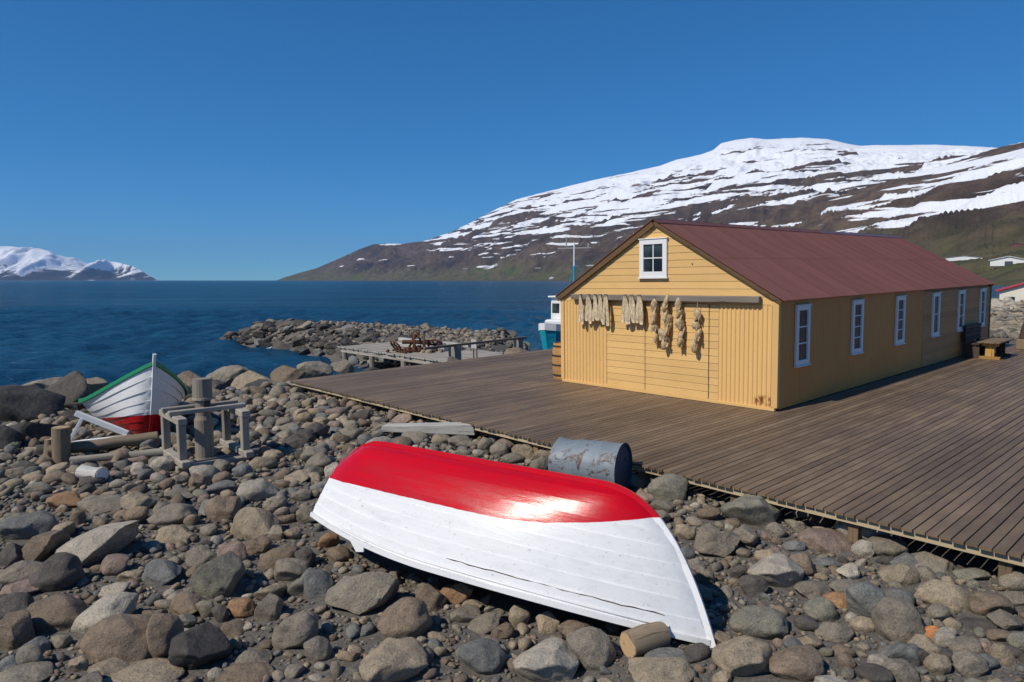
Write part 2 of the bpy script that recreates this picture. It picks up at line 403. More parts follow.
# ------------------------------------------------------------------ shore ground
BEACH = [(-34, -12), (-24, 1), (-18.5, 8), (-15, 13.0), (-12.4, 17.8), (-9.0, 21.2), (-4.6, 24.8), (-1, 28), (2.2, 30.3), (9, 33), (14, 40), (30, 58), (70, 100), (103, 139), (170, 152), (170, -12)]
SPIT = [(-6.0, 30), (-7.0, 33.5), (-10.0, 38.0), (-16.5, 45), (-21.2, 50), (-20.6, 53), (-16.5, 53.8), (-9, 50), (-3, 46), (1.6, 42.5), (1.5, 33), (1.0, 30), (-1.0, 26.5), (-5.6, 26.0)]
def sdf(poly, X, Y):
    X = np.asarray(X, float); Y = np.asarray(Y, float); best = np.full(X.shape, 1e9); ins = np.zeros(X.shape, bool)
    for (x0, y0), (x1, y1) in zip(poly, poly[1:] + poly[:1]):
        dx, dy = x1 - x0, y1 - y0; t = np.clip(((X - x0) * dx + (Y - y0) * dy) / (dx * dx + dy * dy), 0, 1)
        best = np.minimum(best, np.hypot(X - x0 - t * dx, Y - y0 - t * dy))
        c = ((y0 > Y) != (y1 > Y)) & (X < (x1 - x0) * (Y - y0) / ((y1 - y0) if y1 != y0 else 1e-9) + x0)
        ins ^= c
    return np.where(ins, best, -best)
def shore(poly, X, Y, base, width):
    d = sdf(poly, X, Y) + (fbm(X * .5, Y * .5, 3, 5) - .5) * 1.2
    s = np.clip(d / width, 0, 1); s = s * s * (3 - 2 * s)
    h = np.where(d > 0, SEA + (base - SEA) * s, SEA + np.maximum(d, -6) * .5)
    return h
def beach_h(X, Y):
    X = np.asarray(X, float); Y = np.asarray(Y, float)
    v = (X - SB.x) * .743 + (Y - SB.y) * .669
    base = -.47 + .018 * np.clip(v + 2, 0, 20) + (fbm(X * .7, Y * .7, 4, 3) - .5) * .16 + (fbm(X * 3, Y * 3, 3, 8) - .5) * .05
    far = np.clip((np.hypot(X, Y) - 35) / 40, 0, 1); base = base + far * ((fbm(X * .12, Y * .12, 4, 12) - .5) * 1.2 - .2)
    return shore(BEACH, X, Y, base, 2.4)
def spit_h(X, Y):
    X = np.asarray(X, float); Y = np.asarray(Y, float)
    return shore(SPIT, X, Y, -.42 + (fbm(X * .4, Y * .4, 4, 21) - .5) * .3, 2.6)
def bh(x, y): return float(beach_h(np.array([x]), np.array([y]))[0])
def sh(x, y): return float(spit_h(np.array([x]), np.array([y]))[0])
def gravel_mat():
    t = NT('dark_gravel'); v = t.n.new('ShaderNodeNewGeometry').outputs['Position']
    n1 = t.noise(v, 1.1, 6, .6); vo = t.voro(v, 26); vc = t.voro(v, 26, out='Color'); n2 = t.noise(v, 70, 5, .7); v2 = t.voro(v, 75)
    c = t.mix(n1, (.078, .07, .061), (.14, .125, .107))
    c = t.mix(t.math('MULTIPLY', t.sep(vc)[0], .55), c, (.22, .2, .17))
    c = t.mix(t.ramp(n2, [(.38, .8), (.55, 0)]), c, (.045, .041, .036))
    b = t.bump(vo, -.9, .03); b = t.bump(v2, -.7, .012, b); b = t.bump(n2, .5, .008, b)
    return t.fin(c, .88, b, spec=.25)
M['gravel'] = gravel_mat()
gx = axis_pts(-36, 171, -13, 9, .14, 1.12); gy = axis_pts(-13, 154, 4, 21, .14, 1.12)
X, Y = np.meshgrid(gx, gy)
beach = tag(grid_mesh('beach', X, Y, beach_h(X, Y), M['gravel']), kind='structure')
gx = np.arange(-25, 6, .3); gy = np.arange(23, 58, .3); X, Y = np.meshgrid(gx, gy)
breakwater = tag(grid_mesh('breakwater', X, Y, spit_h(X, Y), M['gravel']), kind='structure')

# ------------------------------------------------------------------ mountains
def interp(x, pts): return np.interp(x, [p[0] for p in pts], [p[1] for p in pts])
RIDGE = [(276, 280.6), (284, 277.5), (300, 272.5), (317, 268), (335, 260), (347, 255), (358, 250), (373, 244.5), (388, 243.5), (402, 244), (428, 240.5), (451, 232.5), (470, 223), (488, 213.5), (517, 199.5), (547, 192), (599, 179), (629, 172.5), (660, 166), (677, 159.5), (700, 155), (713, 150.5), (721, 143.5), (737, 139.5), (752, 138), (767, 139.5), (801, 137.2), (827, 139), (845, 143), (861, 145.5), (902, 145), (936, 145.3), (977, 147), (1024, 149), (1150, 150), (1400, 160), (1800, 190)]
D_SHORE = [(276, 9000), (340, 7600), (450, 5600), (560, 3700), (700, 2300), (850, 1350), (960, 850), (1024, 640), (1300, 520), (1800, 500)]
D_RIDGE = [(276, 9200), (340, 8700), (450, 8000), (600, 7000), (800, 6400), (1024, 5800), (1800, 5000)]
SPUR = [(800, 262), (830, 200), (860, 188), (900, 177), (940, 165), (965, 157), (987, 149.5), (1005, 145), (1024, 141.5), (1060, 134), (1120, 124), (1250, 112), (1500, 118), (1800, 150)]
def tanel(x, y):
    a = (x - CX) / F; b = (CY - y) / F; c, s = math.cos(PITCH), math.sin(PITCH)
    return (-s + b * c) / np.hypot(a, c + b * s), np.arctan2(a, c + b * s)
def mountain_grid(xs, T):
    te, az = tanel(xs, interp(xs, RIDGE)); ds = interp(xs, D_SHORE); dr = interp(xs, D_RIDGE)
    hr = dr * te + H_CAM
    t = T[:, None]; D = ds[None] + (dr - ds)[None] * t
    X = D * np.sin(az)[None]; Y = D * np.cos(az)[None]
    tt = np.clip(t, 0, 1)
    prof = .16 * tt + .84 * tt ** 1.55
    h = hr[None] * prof
    back = np.clip(t - 1, 0, 1); h = h - back * hr[None] * .9
    env = np.clip(tt * 4, 0, 1) * np.clip((1 - tt) * 5, .06, 1) * np.clip(hr / 500, .12, 1)[None]
    rx, ry = (X * .83 - Y * .56) / 1000, (X * .56 + Y * .83) / 1000
    h = h + env * ((fbm(rx * 1.0, ry * 2.3, 6, 31, True, .5) - .62) * 260 + (fbm(rx * 6, ry * 9, 4, 37, True) - .6) * 110 + (fbm(rx * 17, ry * 17, 4, 39) - .5) * 34)
    h = h + env * np.sin((h + 90 * fbm(rx * .8, ry * .8, 4, 51)) / 26.0) * 5
    # spur in front on the right
    te2, _ = tanel(xs, interp(xs, SPUR)); d2 = 2900 - 500 * np.clip((xs - 1024) / 500, -1, 1); h2r = d2 * te2 + H_CAM
    k = np.clip((D - ds[None]) / np.maximum(d2 - ds, 200)[None], 0, 3)
    p2 = np.where(k < 1, .12 * k + .88 * k ** 1.6, np.clip(1 - (k - 1) * 2.4, -1, 1))
    e2 = np.clip(k * 4, 0, 1) * np.clip(np.abs(1 - k) * 5, .06, 1)
    h2 = h2r[None] * p2 + e2 * ((fbm(rx * 2.2, ry * 3.5, 6, 61, True) - .6) * 150 + (fbm(rx * 7, ry * 10, 4, 67) - .5) * 50)
    h2 = np.where(xs[None] > 800, h2, -999)
    h = np.maximum(h, h2)
    h = np.where(t < 0, SEA - 6, np.maximum(h, SEA + .8 + 6 * tt))
    return X, Y, h, az
xs = np.concatenate([np.linspace(276, 1060, 620), np.linspace(1064, 1800, 160)])
T = np.concatenate([[-.01], np.linspace(0, .3, 70), np.linspace(.303, 1.0, 190), np.linspace(1.02, 1.3, 10)])
MX, MY, MZ, MAZ = mountain_grid(xs, T)
def mountain_mat():
    t = NT('heath_and_snow'); g = t.n.new('ShaderNodeNewGeometry'); pos = g.outputs['Position']; x, y, z = t.sep(pos)[:3]
    al = t.math('ADD', t.math('MULTIPLY', x, .83), t.math('MULTIPLY', y, -.56))
    zz = t.math('MULTIPLY_ADD', al, -.045, z)
    st = t.noise(t.comb(t.math('MULTIPLY', al, .0017), t.math('MULTIPLY', y, .0004), t.math('MULTIPLY', zz, .019)), 1.0, 4, .55, .6)
    st2 = t.noise(t.comb(t.math('MULTIPLY', al, .006), t.math('MULTIPLY', y, .002), t.math('MULTIPLY', zz, .035)), 1.0, 6, .65, .6)
    lo = t.noise(pos, .0016, 5, .6)
    # snow cover grows with height; the last of it lies in streaks along the ledges
    zn = t.math('MULTIPLY_ADD', z, 1 / 500.0, -1.1)
    zn = t.math('ADD', zn, t.math('MINIMUM', t.math('MULTIPLY_ADD', al, 1 / 3000.0, 4350 / 3000.0), 0.0))
    zn = t.math('ADD', zn, t.math('MULTIPLY', t.math('MULTIPLY_ADD', al, 1 / 600.0, 500 / 600.0, True), .78))
    f = t.math('ADD', zn, t.math('MULTIPLY', t.math('SUBTRACT', st, .5), 6.6))
    f = t.math('ADD', f, t.math('MULTIPLY', t.math('SUBTRACT', st2, .5), 1.5))
    f = t.math('ADD', f, t.math('MULTIPLY', t.math('SUBTRACT', lo, .5), .9))
    snow = t.math('MULTIPLY_ADD', f, 9.0, .15, True)
    snow = t.math('MULTIPLY', snow, t.math('MULTIPLY_ADD', z, 1 / 60.0, -1.0, True))
    n = t.noise(pos, .004, 7, .65); n2 = t.noise(pos, .02, 6, .7); n3 = t.noise(pos, .0012, 5, .6)
    earth = t.mix(t.ramp(n, [(.35, 0), (.65, 1)]), (.032, .024, .021), (.125, .084, .06))
    earth = t.mix(t.ramp(n3, [(.45, 0), (.6, .65)]), earth, (.15, .105, .07))
    earth = t.mix(t.ramp(n2, [(.4, .6), (.6, 0)]), earth, (.03, .024, .021))
    grass = t.mix(t.ramp(n2, [(.35, 0), (.65, 1)]), (.05, .05, .024), (.12, .1, .055))
    grass = t.mix(t.ramp(n, [(.52, 0), (.6, 1)]), grass, (.07, .085, .026))
    gl = t.math('MULTIPLY_ADD', z, -1 / 150.0, 1.15); gl = t.math('ADD', gl, t.math('MULTIPLY', t.math('SUBTRACT', n3, .5), 2.4), None)
    gl = t.math('MULTIPLY_ADD', gl, 1.3, -.1, True)
    c = t.mix(gl, earth, grass)
    c = t.mix(snow, c, (.74, .76, .8))
    return t.fin(c, .9, t.bump(n2, .6, 24.0), spec=.1)
M['mountain'] = mountain_mat()
tag(grid_mesh('mountain', MX, MY, MZ, M['mountain']), kind='structure')
def mountain_point(px, py):
    """point of the hillside seen at a pixel"""
    te, az = tanel(px, py); i = int(np.argmin(np.abs(MAZ - az)))
    D = np.hypot(MX[:, i], MY[:, i]); e = (MZ[:, i] - H_CAM) / D
    j = int(np.argmax(e > te)); return Vector((MX[j, i], MY[j, i], MZ[j, i])), D[j]
# far snowy range across the fjord
FAR = [(-700, 250), (-400, 244), (-200, 250), (-100, 243), (-40, 249), (0, 246.7), (12, 246.5), (26, 249), (44, 250.5), (56, 256), (76, 259), (88, 263.7), (97, 261.2), (117, 262), (132, 265.7), (144, 272.5), (152, 277.2), (158, 280.2)]
fx = np.linspace(-700, 158, 420); te, az = tanel(fx, interp(fx, FAR)); T2 = np.concatenate([[-.02], np.linspace(0, 1, 70), [1.1, 1.2]])
d0 = np.interp(fx, [-700, 158], [11000, 17500]); d1 = d0 + np.interp(fx, [-700, 60, 158], [4200, 3800, 300])
t = T2[:, None]; D = d0[None] + (d1 - d0)[None] * t; X = D * np.sin(az)[None]; Y = D * np.cos(az)[None]
tt = np.clip(t, 0, 1); hr = (d1 * te + H_CAM)[None]
h = hr * (tt ** .95) - np.clip(t - 1, 0, 1) * hr * 3
env = np.clip(tt * 5, 0, 1) * np.clip((1 - tt) * 4, .05, 1) * np.clip(hr / 400, .05, 1)
h = h + env * (fbm(X / 900 + Y / 4000, Y / 3500, 6, 71, True) - .62) * 700
h = np.where(t < 0, SEA - 10, np.maximum(h, SEA + .5 + 10 * tt))
def far_mat():
    t = NT('far_snow_range'); pos = t.n.new('ShaderNodeNewGeometry').outputs['Position']; z = t.sep(pos)[2]
    n = t.noise(pos, .0022, 7, .7, .5); n2 = t.noise(t.coord('Object', (.004, .0006, .0012)), 1.0, 6, .7)
    f = t.math('ADD', t.math('MULTIPLY_ADD', z, 1 / 300.0, -.5), t.math('ADD', t.math('MULTIPLY', t.math('SUBTRACT', n, .5), 2.6), t.math('MULTIPLY', t.math('SUBTRACT', n2, .5), 4.0)))
    s = t.math('MULTIPLY_ADD', f, 3.0, .2, True)
    return t.fin(t.mix(s, (.045, .042, .045), (.84, .86, .9)), .9, t.bump(n, .6, 60.0), spec=.1)
tag(grid_mesh('far_mountain', X, Y, h, far_mat()), kind='structure')

# ------------------------------------------------------------------ stones
def stone_arrays(seed, sub, cuts=9, hard=.75):
    bm = bmesh.new(); bmesh.ops.create_icosphere(bm, subdivisions=sub, radius=1.0)
    v = np.array([p.co[:] for p in bm.verts]); f = np.array([[q.index for q in p.verts] for p in bm.faces]); bm.free()
    rng = np.random.RandomState(seed)
    for k in range(cuts):
        n = rng.normal(size=3); n /= np.linalg.norm(n); d = rng.uniform(.5, .88)
        e = v @ n - d; v = v - np.where(e > 0, e * hard, 0)[:, None] * n
    off = rng.uniform(0, 50, 3)
    disp = np.array([mnoise.noise(Vector(p * 1.3 + off)) * .16 + mnoise.noise(Vector(p * 3.1 + off)) * .06 + (mnoise.noise(Vector(p * 7 + off)) * .022 if sub > 2 else 0) for p in v])
    v = v * (1 + disp)[:, None]
    v -= (v.max(0) + v.min(0)) / 2; v /= (v.max(0) - v.min(0))           # unit box
    return v, f
HERO = []
for i in range(34):
    hard = (.5, .8, .95, .97)[i % 4]; v, f = stone_arrays(100 + i, 4 if i < 14 or i >= 26 else 3, 7 + i % 8 if i < 26 else 18, hard if i < 26 else .97)
    me = np_mesh('stone', v, f); me.materials.append(M['stone']); HERO.append(me)
TONES = {'g': (.2, .185, .16), 't': (.265, .23, .18), 'b': (.15, .16, .168), 'd': (.085, .08, .077), 'v': (.17, .172, .15), 'l': (.33, .315, .285), 'o': (.27, .17, .1), 'n': (.18, .146, .115), 'r': (.42, .19, .08), 'k': (.05, .05, .052), 'p': (.24, .19, .17)}
def put_stone(name, parent, x, y, z, size, yaw=0, tilt=0, roll=0, tone='g', mesh=0, rnd=None):
    o = bpy.data.objects.new(name, HERO[mesh % len(HERO)]); col.objects.link(o); o.parent = parent
    o.matrix_basis = Matrix.Translation((x, y, z)) @ Matrix.Rotation(tilt, 4, 'Y') @ Matrix.Rotation(roll, 4, 'X') @ Matrix.Rotation(yaw, 4, 'Z') @ Matrix.Diagonal((*size, 1))
    k = rnd.uniform(.85, 1.15) if rnd else 1; c = TONES[tone]; o.color = (c[0] * k, c[1] * k, c[2] * k, 1)
    return o
rng = random.Random(7)
placed = []      # (x, y, radius) of everything a loose stone must keep clear of
def px_stone(cx, cy, w, h, tone, tilt=0, zoff=None, parent=None, name='stone', gz=None, sink=.27):
    z = -.4
    if cy > 550 and cx < 330: w *= .88; h *= .88
    for _ in range(4):
        p = ground_at(cx, cy, z); g = bh(p.x, p.y) if gz is None else gz
        dist = (p - CAMV).length; m = dist / F; th = math.asin(min(.95, (H_CAM - z) / dist))
        W = w * m; Dp = W * .84; Hm = h * m
        c = math.sqrt(max(Hm ** 2 - (Dp * math.sin(th)) ** 2, (.5 * Hm) ** 2)) / math.cos(th)
        c = min(c, W * 1.3); z = g + c * (.5 - sink)
    mi = rng.randrange(26, 34) if name == 'boulder' else (rng.randrange(26) if max(w, h) < 26 else rng.choice(list(range(14)) + [27, 29, 31, 33]))
    put_stone(name, parent or beach, p.x, p.y, z, (W * .99, Dp * .94, c * 1.0), rng.choice((0, math.pi)) + rng.uniform(-.25, .25), -math.radians(tilt), 0, tone, mi, rng)
    placed.append((p.x, p.y, W * .46))
Z6 = [(95,150,125,85,'b'),(125,215,140,80,'n',25),(295,205,240,105,'l',22),(35,235,80,70,'d'),(180,295,135,125,'d'),(60,290,150,75,'g'),(355,270,90,65,'p'),(505,285,115,85,'b'),(535,110,125,70,'g'),(545,170,110,55,'t'),(430,70,85,60,'t'),(425,110,80,60,'n'),(210,65,100,50,'o'),(690,95,100,90,'n'),(795,140,140,110,'t'),(800,205,85,65,'n'),(630,245,100,80,'g'),(685,300,165,150,'v'),(865,245,130,80,'n',25),(905,285,120,90,'g'),(960,325,145,95,'v'),(585,385,110,80,'n'),(500,495,120,150,'n',-35),(615,535,180,140,'k'),(330,420,185,110,'l',22),(390,500,220,150,'n'),(175,415,190,105,'n'),(55,400,130,90,'d'),(40,475,120,100,'n'),(640,405,60,60,'g'),(685,420,50,60,'d'),(750,400,85,60,'o'),(840,405,100,95,'g',25),(920,470,145,125,'g'),(985,530,75,80,'g'),(790,550,110,60,'g'),(770,595,180,70,'n'),(725,465,75,50,'n'),(730,510,40,70,'t'),(440,612,230,70,'t'),(335,595,110,60,'t'),(95,555,75,75,'g'),(70,610,140,60,'g'),(30,575,60,50,'b'),(410,295,80,45,'t'),(245,575,50,50,'t'),(320,75,130,45,'g'),(560,45,90,38,'g'),(690,25,90,45,'b'),(855,70,70,45,'g'),(720,235,90,80,'p'),(60,345,100,50,'p'),(860,170,45,55,'g'),(240,118,40,45,'n'),(600,290,45,40,'n'),(470,210,60,35,'b'),(120,30,70,40,'g'),(800,20,80,40,'t'),(935,50,60,40,'g'),(45,120,70,35,'g')]
Z5 = [(155,415,160,115,'g'),(255,490,125,105,'n'),(40,405,90,85,'b'),(15,510,70,90,'g'),(45,565,70,70,'g'),(230,595,150,95,'t'),(445,580,110,80,'b'),(600,600,150,100,'l'),(710,565,110,100,'g'),(885,615,150,80,'t'),(450,495,95,48,'g',28),(380,420,85,60,'o'),(535,480,50,55,'t'),(625,560,70,60,'g'),(670,515,80,55,'n'),(320,440,70,70,'n'),(890,580,100,45,'b'),(495,515,55,40,'n'),(405,475,70,40,'g'),(605,495,55,50,'t'),(895,172,95,80,'v'),(885,215,55,38,'g'),(940,275,50,45,'t'),(1000,300,70,75,'g'),(545,80,60,45,'t'),(590,92,60,48,'t'),(452,60,42,44,'g'),(485,75,48,42,'g'),(395,55,80,38,'g'),(345,50,50,35,'t'),(275,45,75,35,'g'),(520,95,60,30,'g'),(250,20,50,30,'b'),(70,295,50,40,'o'),(20,235,60,50,'g'),(95,330,60,40,'n'),(10,340,60,60,'d'),(905,330,50,45,'n'),(990,385,40,40,'g')]
Z7 = [(185,160,165,108,'v'),(545,210,165,85,'l'),(75,255,130,90,'g'),(265,350,155,95,'l'),(345,325,75,65,'n'),(190,390,85,65,'d'),(170,610,165,115,'t'),(320,630,150,90,'n'),(545,440,105,105,'b'),(640,500,135,120,'g',-25),(785,415,145,82,'t',-12),(645,355,95,65,'t'),(720,355,60,50,'g'),(745,320,110,60,'g'),(600,270,110,60,'g'),(405,190,75,38,'n'),(420,250,150,70,'p'),(530,275,60,50,'l'),(400,465,90,75,'v'),(455,430,70,45,'o'),(440,525,100,60,'g'),(530,510,60,45,'t'),(495,485,35,30,'l'),(315,575,60,50,'b'),(365,560,70,45,'t'),(640,595,90,75,'b'),(715,575,90,70,'t'),(735,535,65,48,'r'),(785,555,60,55,'l'),(700,605,55,50,'d'),(845,575,80,50,'g'),(785,600,65,38,'d'),(850,625,85,60,'g'),(650,650,90,60,'g'),(565,660,90,50,'d'),(210,500,160,90,'v'),(920,445,100,70,'n'),(990,425,70,38,'g'),(970,500,80,50,'g'),(905,575,35,30,'p'),(960,600,60,55,'t'),(370,400,100,50,'g'),(480,395,100,48,'g'),(660,315,70,50,'b'),(150,345,50,45,'d'),(55,165,70,45,'n'),(20,325,50,38,'g'),(265,220,60,50,'g'),(490,345,60,50,'l'),(420,320,70,40,'b'),(860,350,80,40,'v'),(320,265,60,35,'b'),(760,630,60,50,'t'),(905,620,60,40,'b'),(330,205,45,35,'g'),(580,625,50,40,'l'),(470,590,60,40,'n'),(1010,560,50,50,'v'),(870,500,90,35,'d'),(950,540,60,35,'n'),(640,430,70,60,'b'),(345,160,60,40,'l')]
for (ox, oy, s, lst) in ((0, 480, 3.103, Z6), (300, 420, 2.438, Z5), (690, 460, 3.066, Z7)):
    for e in lst: px_stone(ox + e[0] / s, oy + e[1] / s, e[2] / s, e[3] / s, e[4], e[5] if len(e) > 5 else 0)
n_hand = len(placed)
# keep loose stones out of these footprints
KEEP = [(-.6 + .81 * s, 7.35 - .59 * s, .52) for s in (-1.7, -1.3, -.9, -.5, -.1, .3, .7, 1.1, 1.5)] + [(1.32, 10.15, .55), (1.0, 10.4, .5), (-5.0, 11.6, .45), (-4.7, 12.3, .4), (-8.3, 13.0, .35), (-7.9, 13.2, .35), *[(-8.5 + 1.35 * i / 7, 12.25 + 1.4 * i / 7, .17) for i in range(8)], *[(-7.75 + 1.5 * i / 7, 11.75 + .55 * i / 7, .13) for i in range(8)], (-2.2, 13.6, .15), (-1.6, 13.55, .15), (-7.5, 13.8, .6), (-8.2, 14.7, .9), (-9, 15.9, .9), (-9.7, 16.8, .8)]
class Hash:
    def __init__(s, c=.5): s.c = c; s.d = {}
    def add(s, x, y, r): s.d.setdefault((int(x // s.c), int(y // s.c)), []).append((x, y, r))
    def free(s, x, y, r, k):
        i, j = int(x // s.c), int(y // s.c)
        for a in (i - 2, i - 1, i, i + 1, i + 2):
            for b in (j - 2, j - 1, j, j + 1, j + 2):
                for (X_, Y_, R_) in s.d.get((a, b), ()):
                    if (x - X_) ** 2 + (y - Y_) ** 2 < ((r + R_) * k) ** 2: return False
        return True
for (x_, y_, w_, t_) in ((5.6, 4.6, .7, 'g'), (6.5, 4.0, .55, 't'), (4.7, 4.1, .5, 'n'), (7.2, 3.4, .8, 'v'), (-5.2, 4.3, .6, 'n'), (-6.3, 5.2, .5, 'g')):
    put_stone('stone', beach, x_, y_, bh(x_, y_) + .1, (w_, w_ * .8, w_ * .6), w_ * 9, 0, 0, t_, int(w_ * 37), rng); placed.append((x_, y_, w_ * .45))
n_hand = len(placed)
hs = Hash()
for p in placed: hs.add(*p)
for p in KEEP: hs.add(*p)
def on_beach(x, y):
    q = SINV @ Vector((x, y, 0))
    if q.x > -12.0 and q.y > -4.75: return False
    X_, Y_, d = project((x, y, -.45))
    return d > 3 and -160 < X_ < 1420 and Y_ < 860
rs = random.Random(11); fill = []
PAL = 'gggtttbbdvlnnnpgtg'
def dart(n, lo, hi, k, dens):
    c = 0
    xs_ = [(rs.uniform(-13.5, 11.5), rs.uniform(3.6, 20.5)) for _ in range(n)]
    A = np.array(xs_); D_ = sdf(BEACH, A[:, 0], A[:, 1]); Hh = beach_h(A[:, 0], A[:, 1])
    for (x, y), d, hgt in zip(xs_, D_, Hh):
        if d < .25 or not on_beach(x, y) or rs.random() > dens(x, y): continue
        r = rs.uniform(lo, hi) ** 1.0 / 2
        if not hs.free(x, y, r, k): continue
        hs.add(x, y, r); fill.append((x, y, hgt, r * 2, rs.choice(PAL)))
far_d = lambda x, y: 1.0 if y > 10.2 else (.2 if y > 8 else .04)
dart(1100, .36, .5, .8, lambda x, y: 1 if (y > 11 and x > -7) else .05)
dart(3000, .24, .36, .8, far_d)
dart(7200, .15, .24, .82, lambda x, y: 1 if y > 9.5 else .3)
dart(19500, .085, .15, .84, lambda x, y: .8)
dart(51000, .04, .085, .9, lambda x, y: .8 if y < 13 else .3)
dart(108000, .018, .04, .95, lambda x, y: 1 if y < 8 else (.6 if y < 10 else 0))
def appar(e): return e[3] / max(2.0, math.hypot(e[0], e[1]))
def in_frame(e):
    a, b, _ = project((e[0], e[1], e[2])); return -10 < a < 1034 and b < 700
fill.sort(key=lambda e: appar(e) if in_frame(e) else 0, reverse=True)
n_obj = 300 - n_hand
for (x, y, g, s, tn) in fill[:max(0, n_obj)]:
    a, b, c = s * rs.uniform(.95, 1.35), s * rs.uniform(.75, 1.0), s * rs.uniform(.55, .85)
    put_stone('stone', beach, x, y, g + c * .22, (a, b, c), rs.uniform(0, 6.28), rs.uniform(-.3, .3), rs.uniform(-.3, .3), tn, rs.randrange(26), rs)
def stone_mass(name, items, parent, subs, cutsize):
    """many small stones as one real mesh, each with its own tone"""
    protos = {s: [stone_arrays(300 + 40 * s + i, s, 10, (.75, .9, .97)[i % 3]) for i in range(10)] for s in subs}
    V = []; Fc = []; C = []; n = 0
    for (x, y, g, s, tn) in items:
        sub = subs[0] if appar((x, y, g, s)) > cutsize else subs[1]
        v, f = protos[sub][rs.randrange(10)]
        R_ = np.array((Euler((rs.uniform(-.4, .4), rs.uniform(-.4, .4), rs.uniform(0, 6.28))).to_matrix()))
        sc = np.array((s * rs.uniform(.95, 1.4), s * rs.uniform(.75, 1.0), s * rs.uniform(.5, .85)))
        V.append((v * sc) @ R_.T + np.array((x, y, g + sc[2] * .22))); Fc.append(f + n); n += len(v)
        k = rs.uniform(.75, 1.2); c = TONES[tn]; C.append(np.tile((c[0] * k, c[1] * k, c[2] * k, 1), (len(v), 1)))
    me = np_mesh(name, np.concatenate(V), np.concatenate(Fc)); me.materials.append(M['pebble'])
    at = me.attributes.new('tone', 'FLOAT_COLOR', 'POINT'); at.data.foreach_set('color', np.concatenate(C).astype(np.float32).ravel())
    return tag(link_mesh(name, me, None, parent), kind='stuff')
stone_mass('small_stones', fill[max(0, n_obj):], beach, (2, 1), .0125)

# shore boulders (left) and breakwater boulders
SB_PX = [(66,400,46,46,'d'),(20,414,64,44,'k'),(50,455,46,22,'k'),(38,438,48,34,'k'),(4,447,30,36,'k'),(92,386,24,14,'t'),(192,383,26,22,'n'),(230,381,36,28,'g'),(255,389,44,36,'t'),(288,376,32,22,'n'),(316,371,34,18,'g'),(343,366,24,16,'g'),(213,388,26,20,'d'),(45,388,34,16,'g'),(8,395,30,14,'d'),(75,425,26,26,'k'),(100,420,30,30,'d'),(210,405,24,20,'d'),(190,405,30,22,'d'),(275,392,22,16,'g'),(240,402,24,16,'n'),(120,392,30,16,'g')]
for (cx, cy, w, h, tn) in SB_PX: px_stone(cx, cy, w, h, tn, rng.uniform(-15, 15), name='boulder', gz=-.95 if cy < 397 else -.75, sink=.2)
def along(poly, i0, i1, n, dlo, dhi, smin, smax, parent, hf, name, tones):
    pts = [Vector((*poly[i % len(poly)], 0)) for i in range(i0, i1 + 1)]
    seg = [(b - a).length for a, b in zip(pts, pts[1:])]; tot = sum(seg); done = []
    for _ in range(n * 5):
        if len(done) >= n: break
        s = rs.uniform(0, tot); k = 0
        while s > seg[k]: s -= seg[k]; k += 1
        a, b = pts[k], pts[k + 1]; d = (b - a).normalized(); nn = Vector((d.y, -d.x, 0))
        p = a + d * s + nn * rs.uniform(dlo, dhi); S = rs.uniform(smin, smax)
        q = SINV @ p
        if q.x > -12.4 and q.y > -5.3 and parent == beach and p.x < 12: continue
        if any((p.x - X_) ** 2 + (p.y - Y_) ** 2 < ((S + S_) * .36) ** 2 for X_, Y_, S_ in done): continue
        if any((p.x - X_) ** 2 + (p.y - Y_) ** 2 < (S * .45 + R_) ** 2 for X_, Y_, R_ in KEEP): continue
        done.append((p.x, p.y, S))
        put_stone(name, parent, p.x, p.y, hf(p.x, p.y) + S * .08, (S * rs.uniform(.9, 1.35), S * rs.uniform(.75, 1), S * rs.uniform(.5, .78)), rs.uniform(0, 6.28), rs.uniform(-.4, .4), rs.uniform(-.4, .4), rs.choice(tones), rs.choice((26, 27, 28, 29, 30, 31, 32, 33, 14, 18)), rs)
along(BEACH, 1, 8, 46, .1, 2.3, .7, 1.25, beach, bh, 'boulder', 'dkndkn')
along(BEACH, 10, 13, 70, .0, 6, .9, 2.4, beach, bh, 'boulder', 'gtln')
along(SPIT, 0, 5, 190, -.1, 2.6, .5, 1.3, breakwater, sh, 'boulder', 'ddkkdgdb')
along(SPIT, 5, 9, 70, .3, 2.6, .5, 1.0, breakwater, sh, 'boulder', 'gddgb')
def scatter(name, parent, hf, poly, pts, lo, hi, dmin):
    A = np.array(pts); d = sdf(poly, A[:, 0], A[:, 1]); hh = hf(A[:, 0], A[:, 1])
    stone_mass(name, [(x, y, float(z), rs.uniform(lo, hi) * rs.uniform(.6, 1), rs.choice('ggdgbdgt')) for (x, y), q, z in zip(pts, d, hh) if q > dmin], parent, (2, 1), .004)
scatter('small_stones', breakwater, spit_h, SPIT, [(rs.uniform(-21, 2), rs.uniform(26, 54)) for _ in range(5200)], .14, .45, .6)
scatter('rubble', beach, beach_h, BEACH, [tuple(ground_at(rs.uniform(975, 1040), rs.uniform(302, 344), -.4))[:2] for _ in range(1500)], .2, .7, .3)
# rubble flat behind the deck on the right
for i in range(60):
    p = ground_at(rs.uniform(985, 1030), rs.uniform(304, 336), -.4)
    S = rs.uniform(.35, 1.1) * p.y / 60
    put_stone('boulder', beach, p.x, p.y, bh(p.x, p.y) + S * .15, (S * rs.uniform(1, 1.6), S, S * rs.uniform(.5, .8)), rs.uniform(0, 6.28), 0, 0, rs.choice('gtltn'), rs.randrange(26), rs)
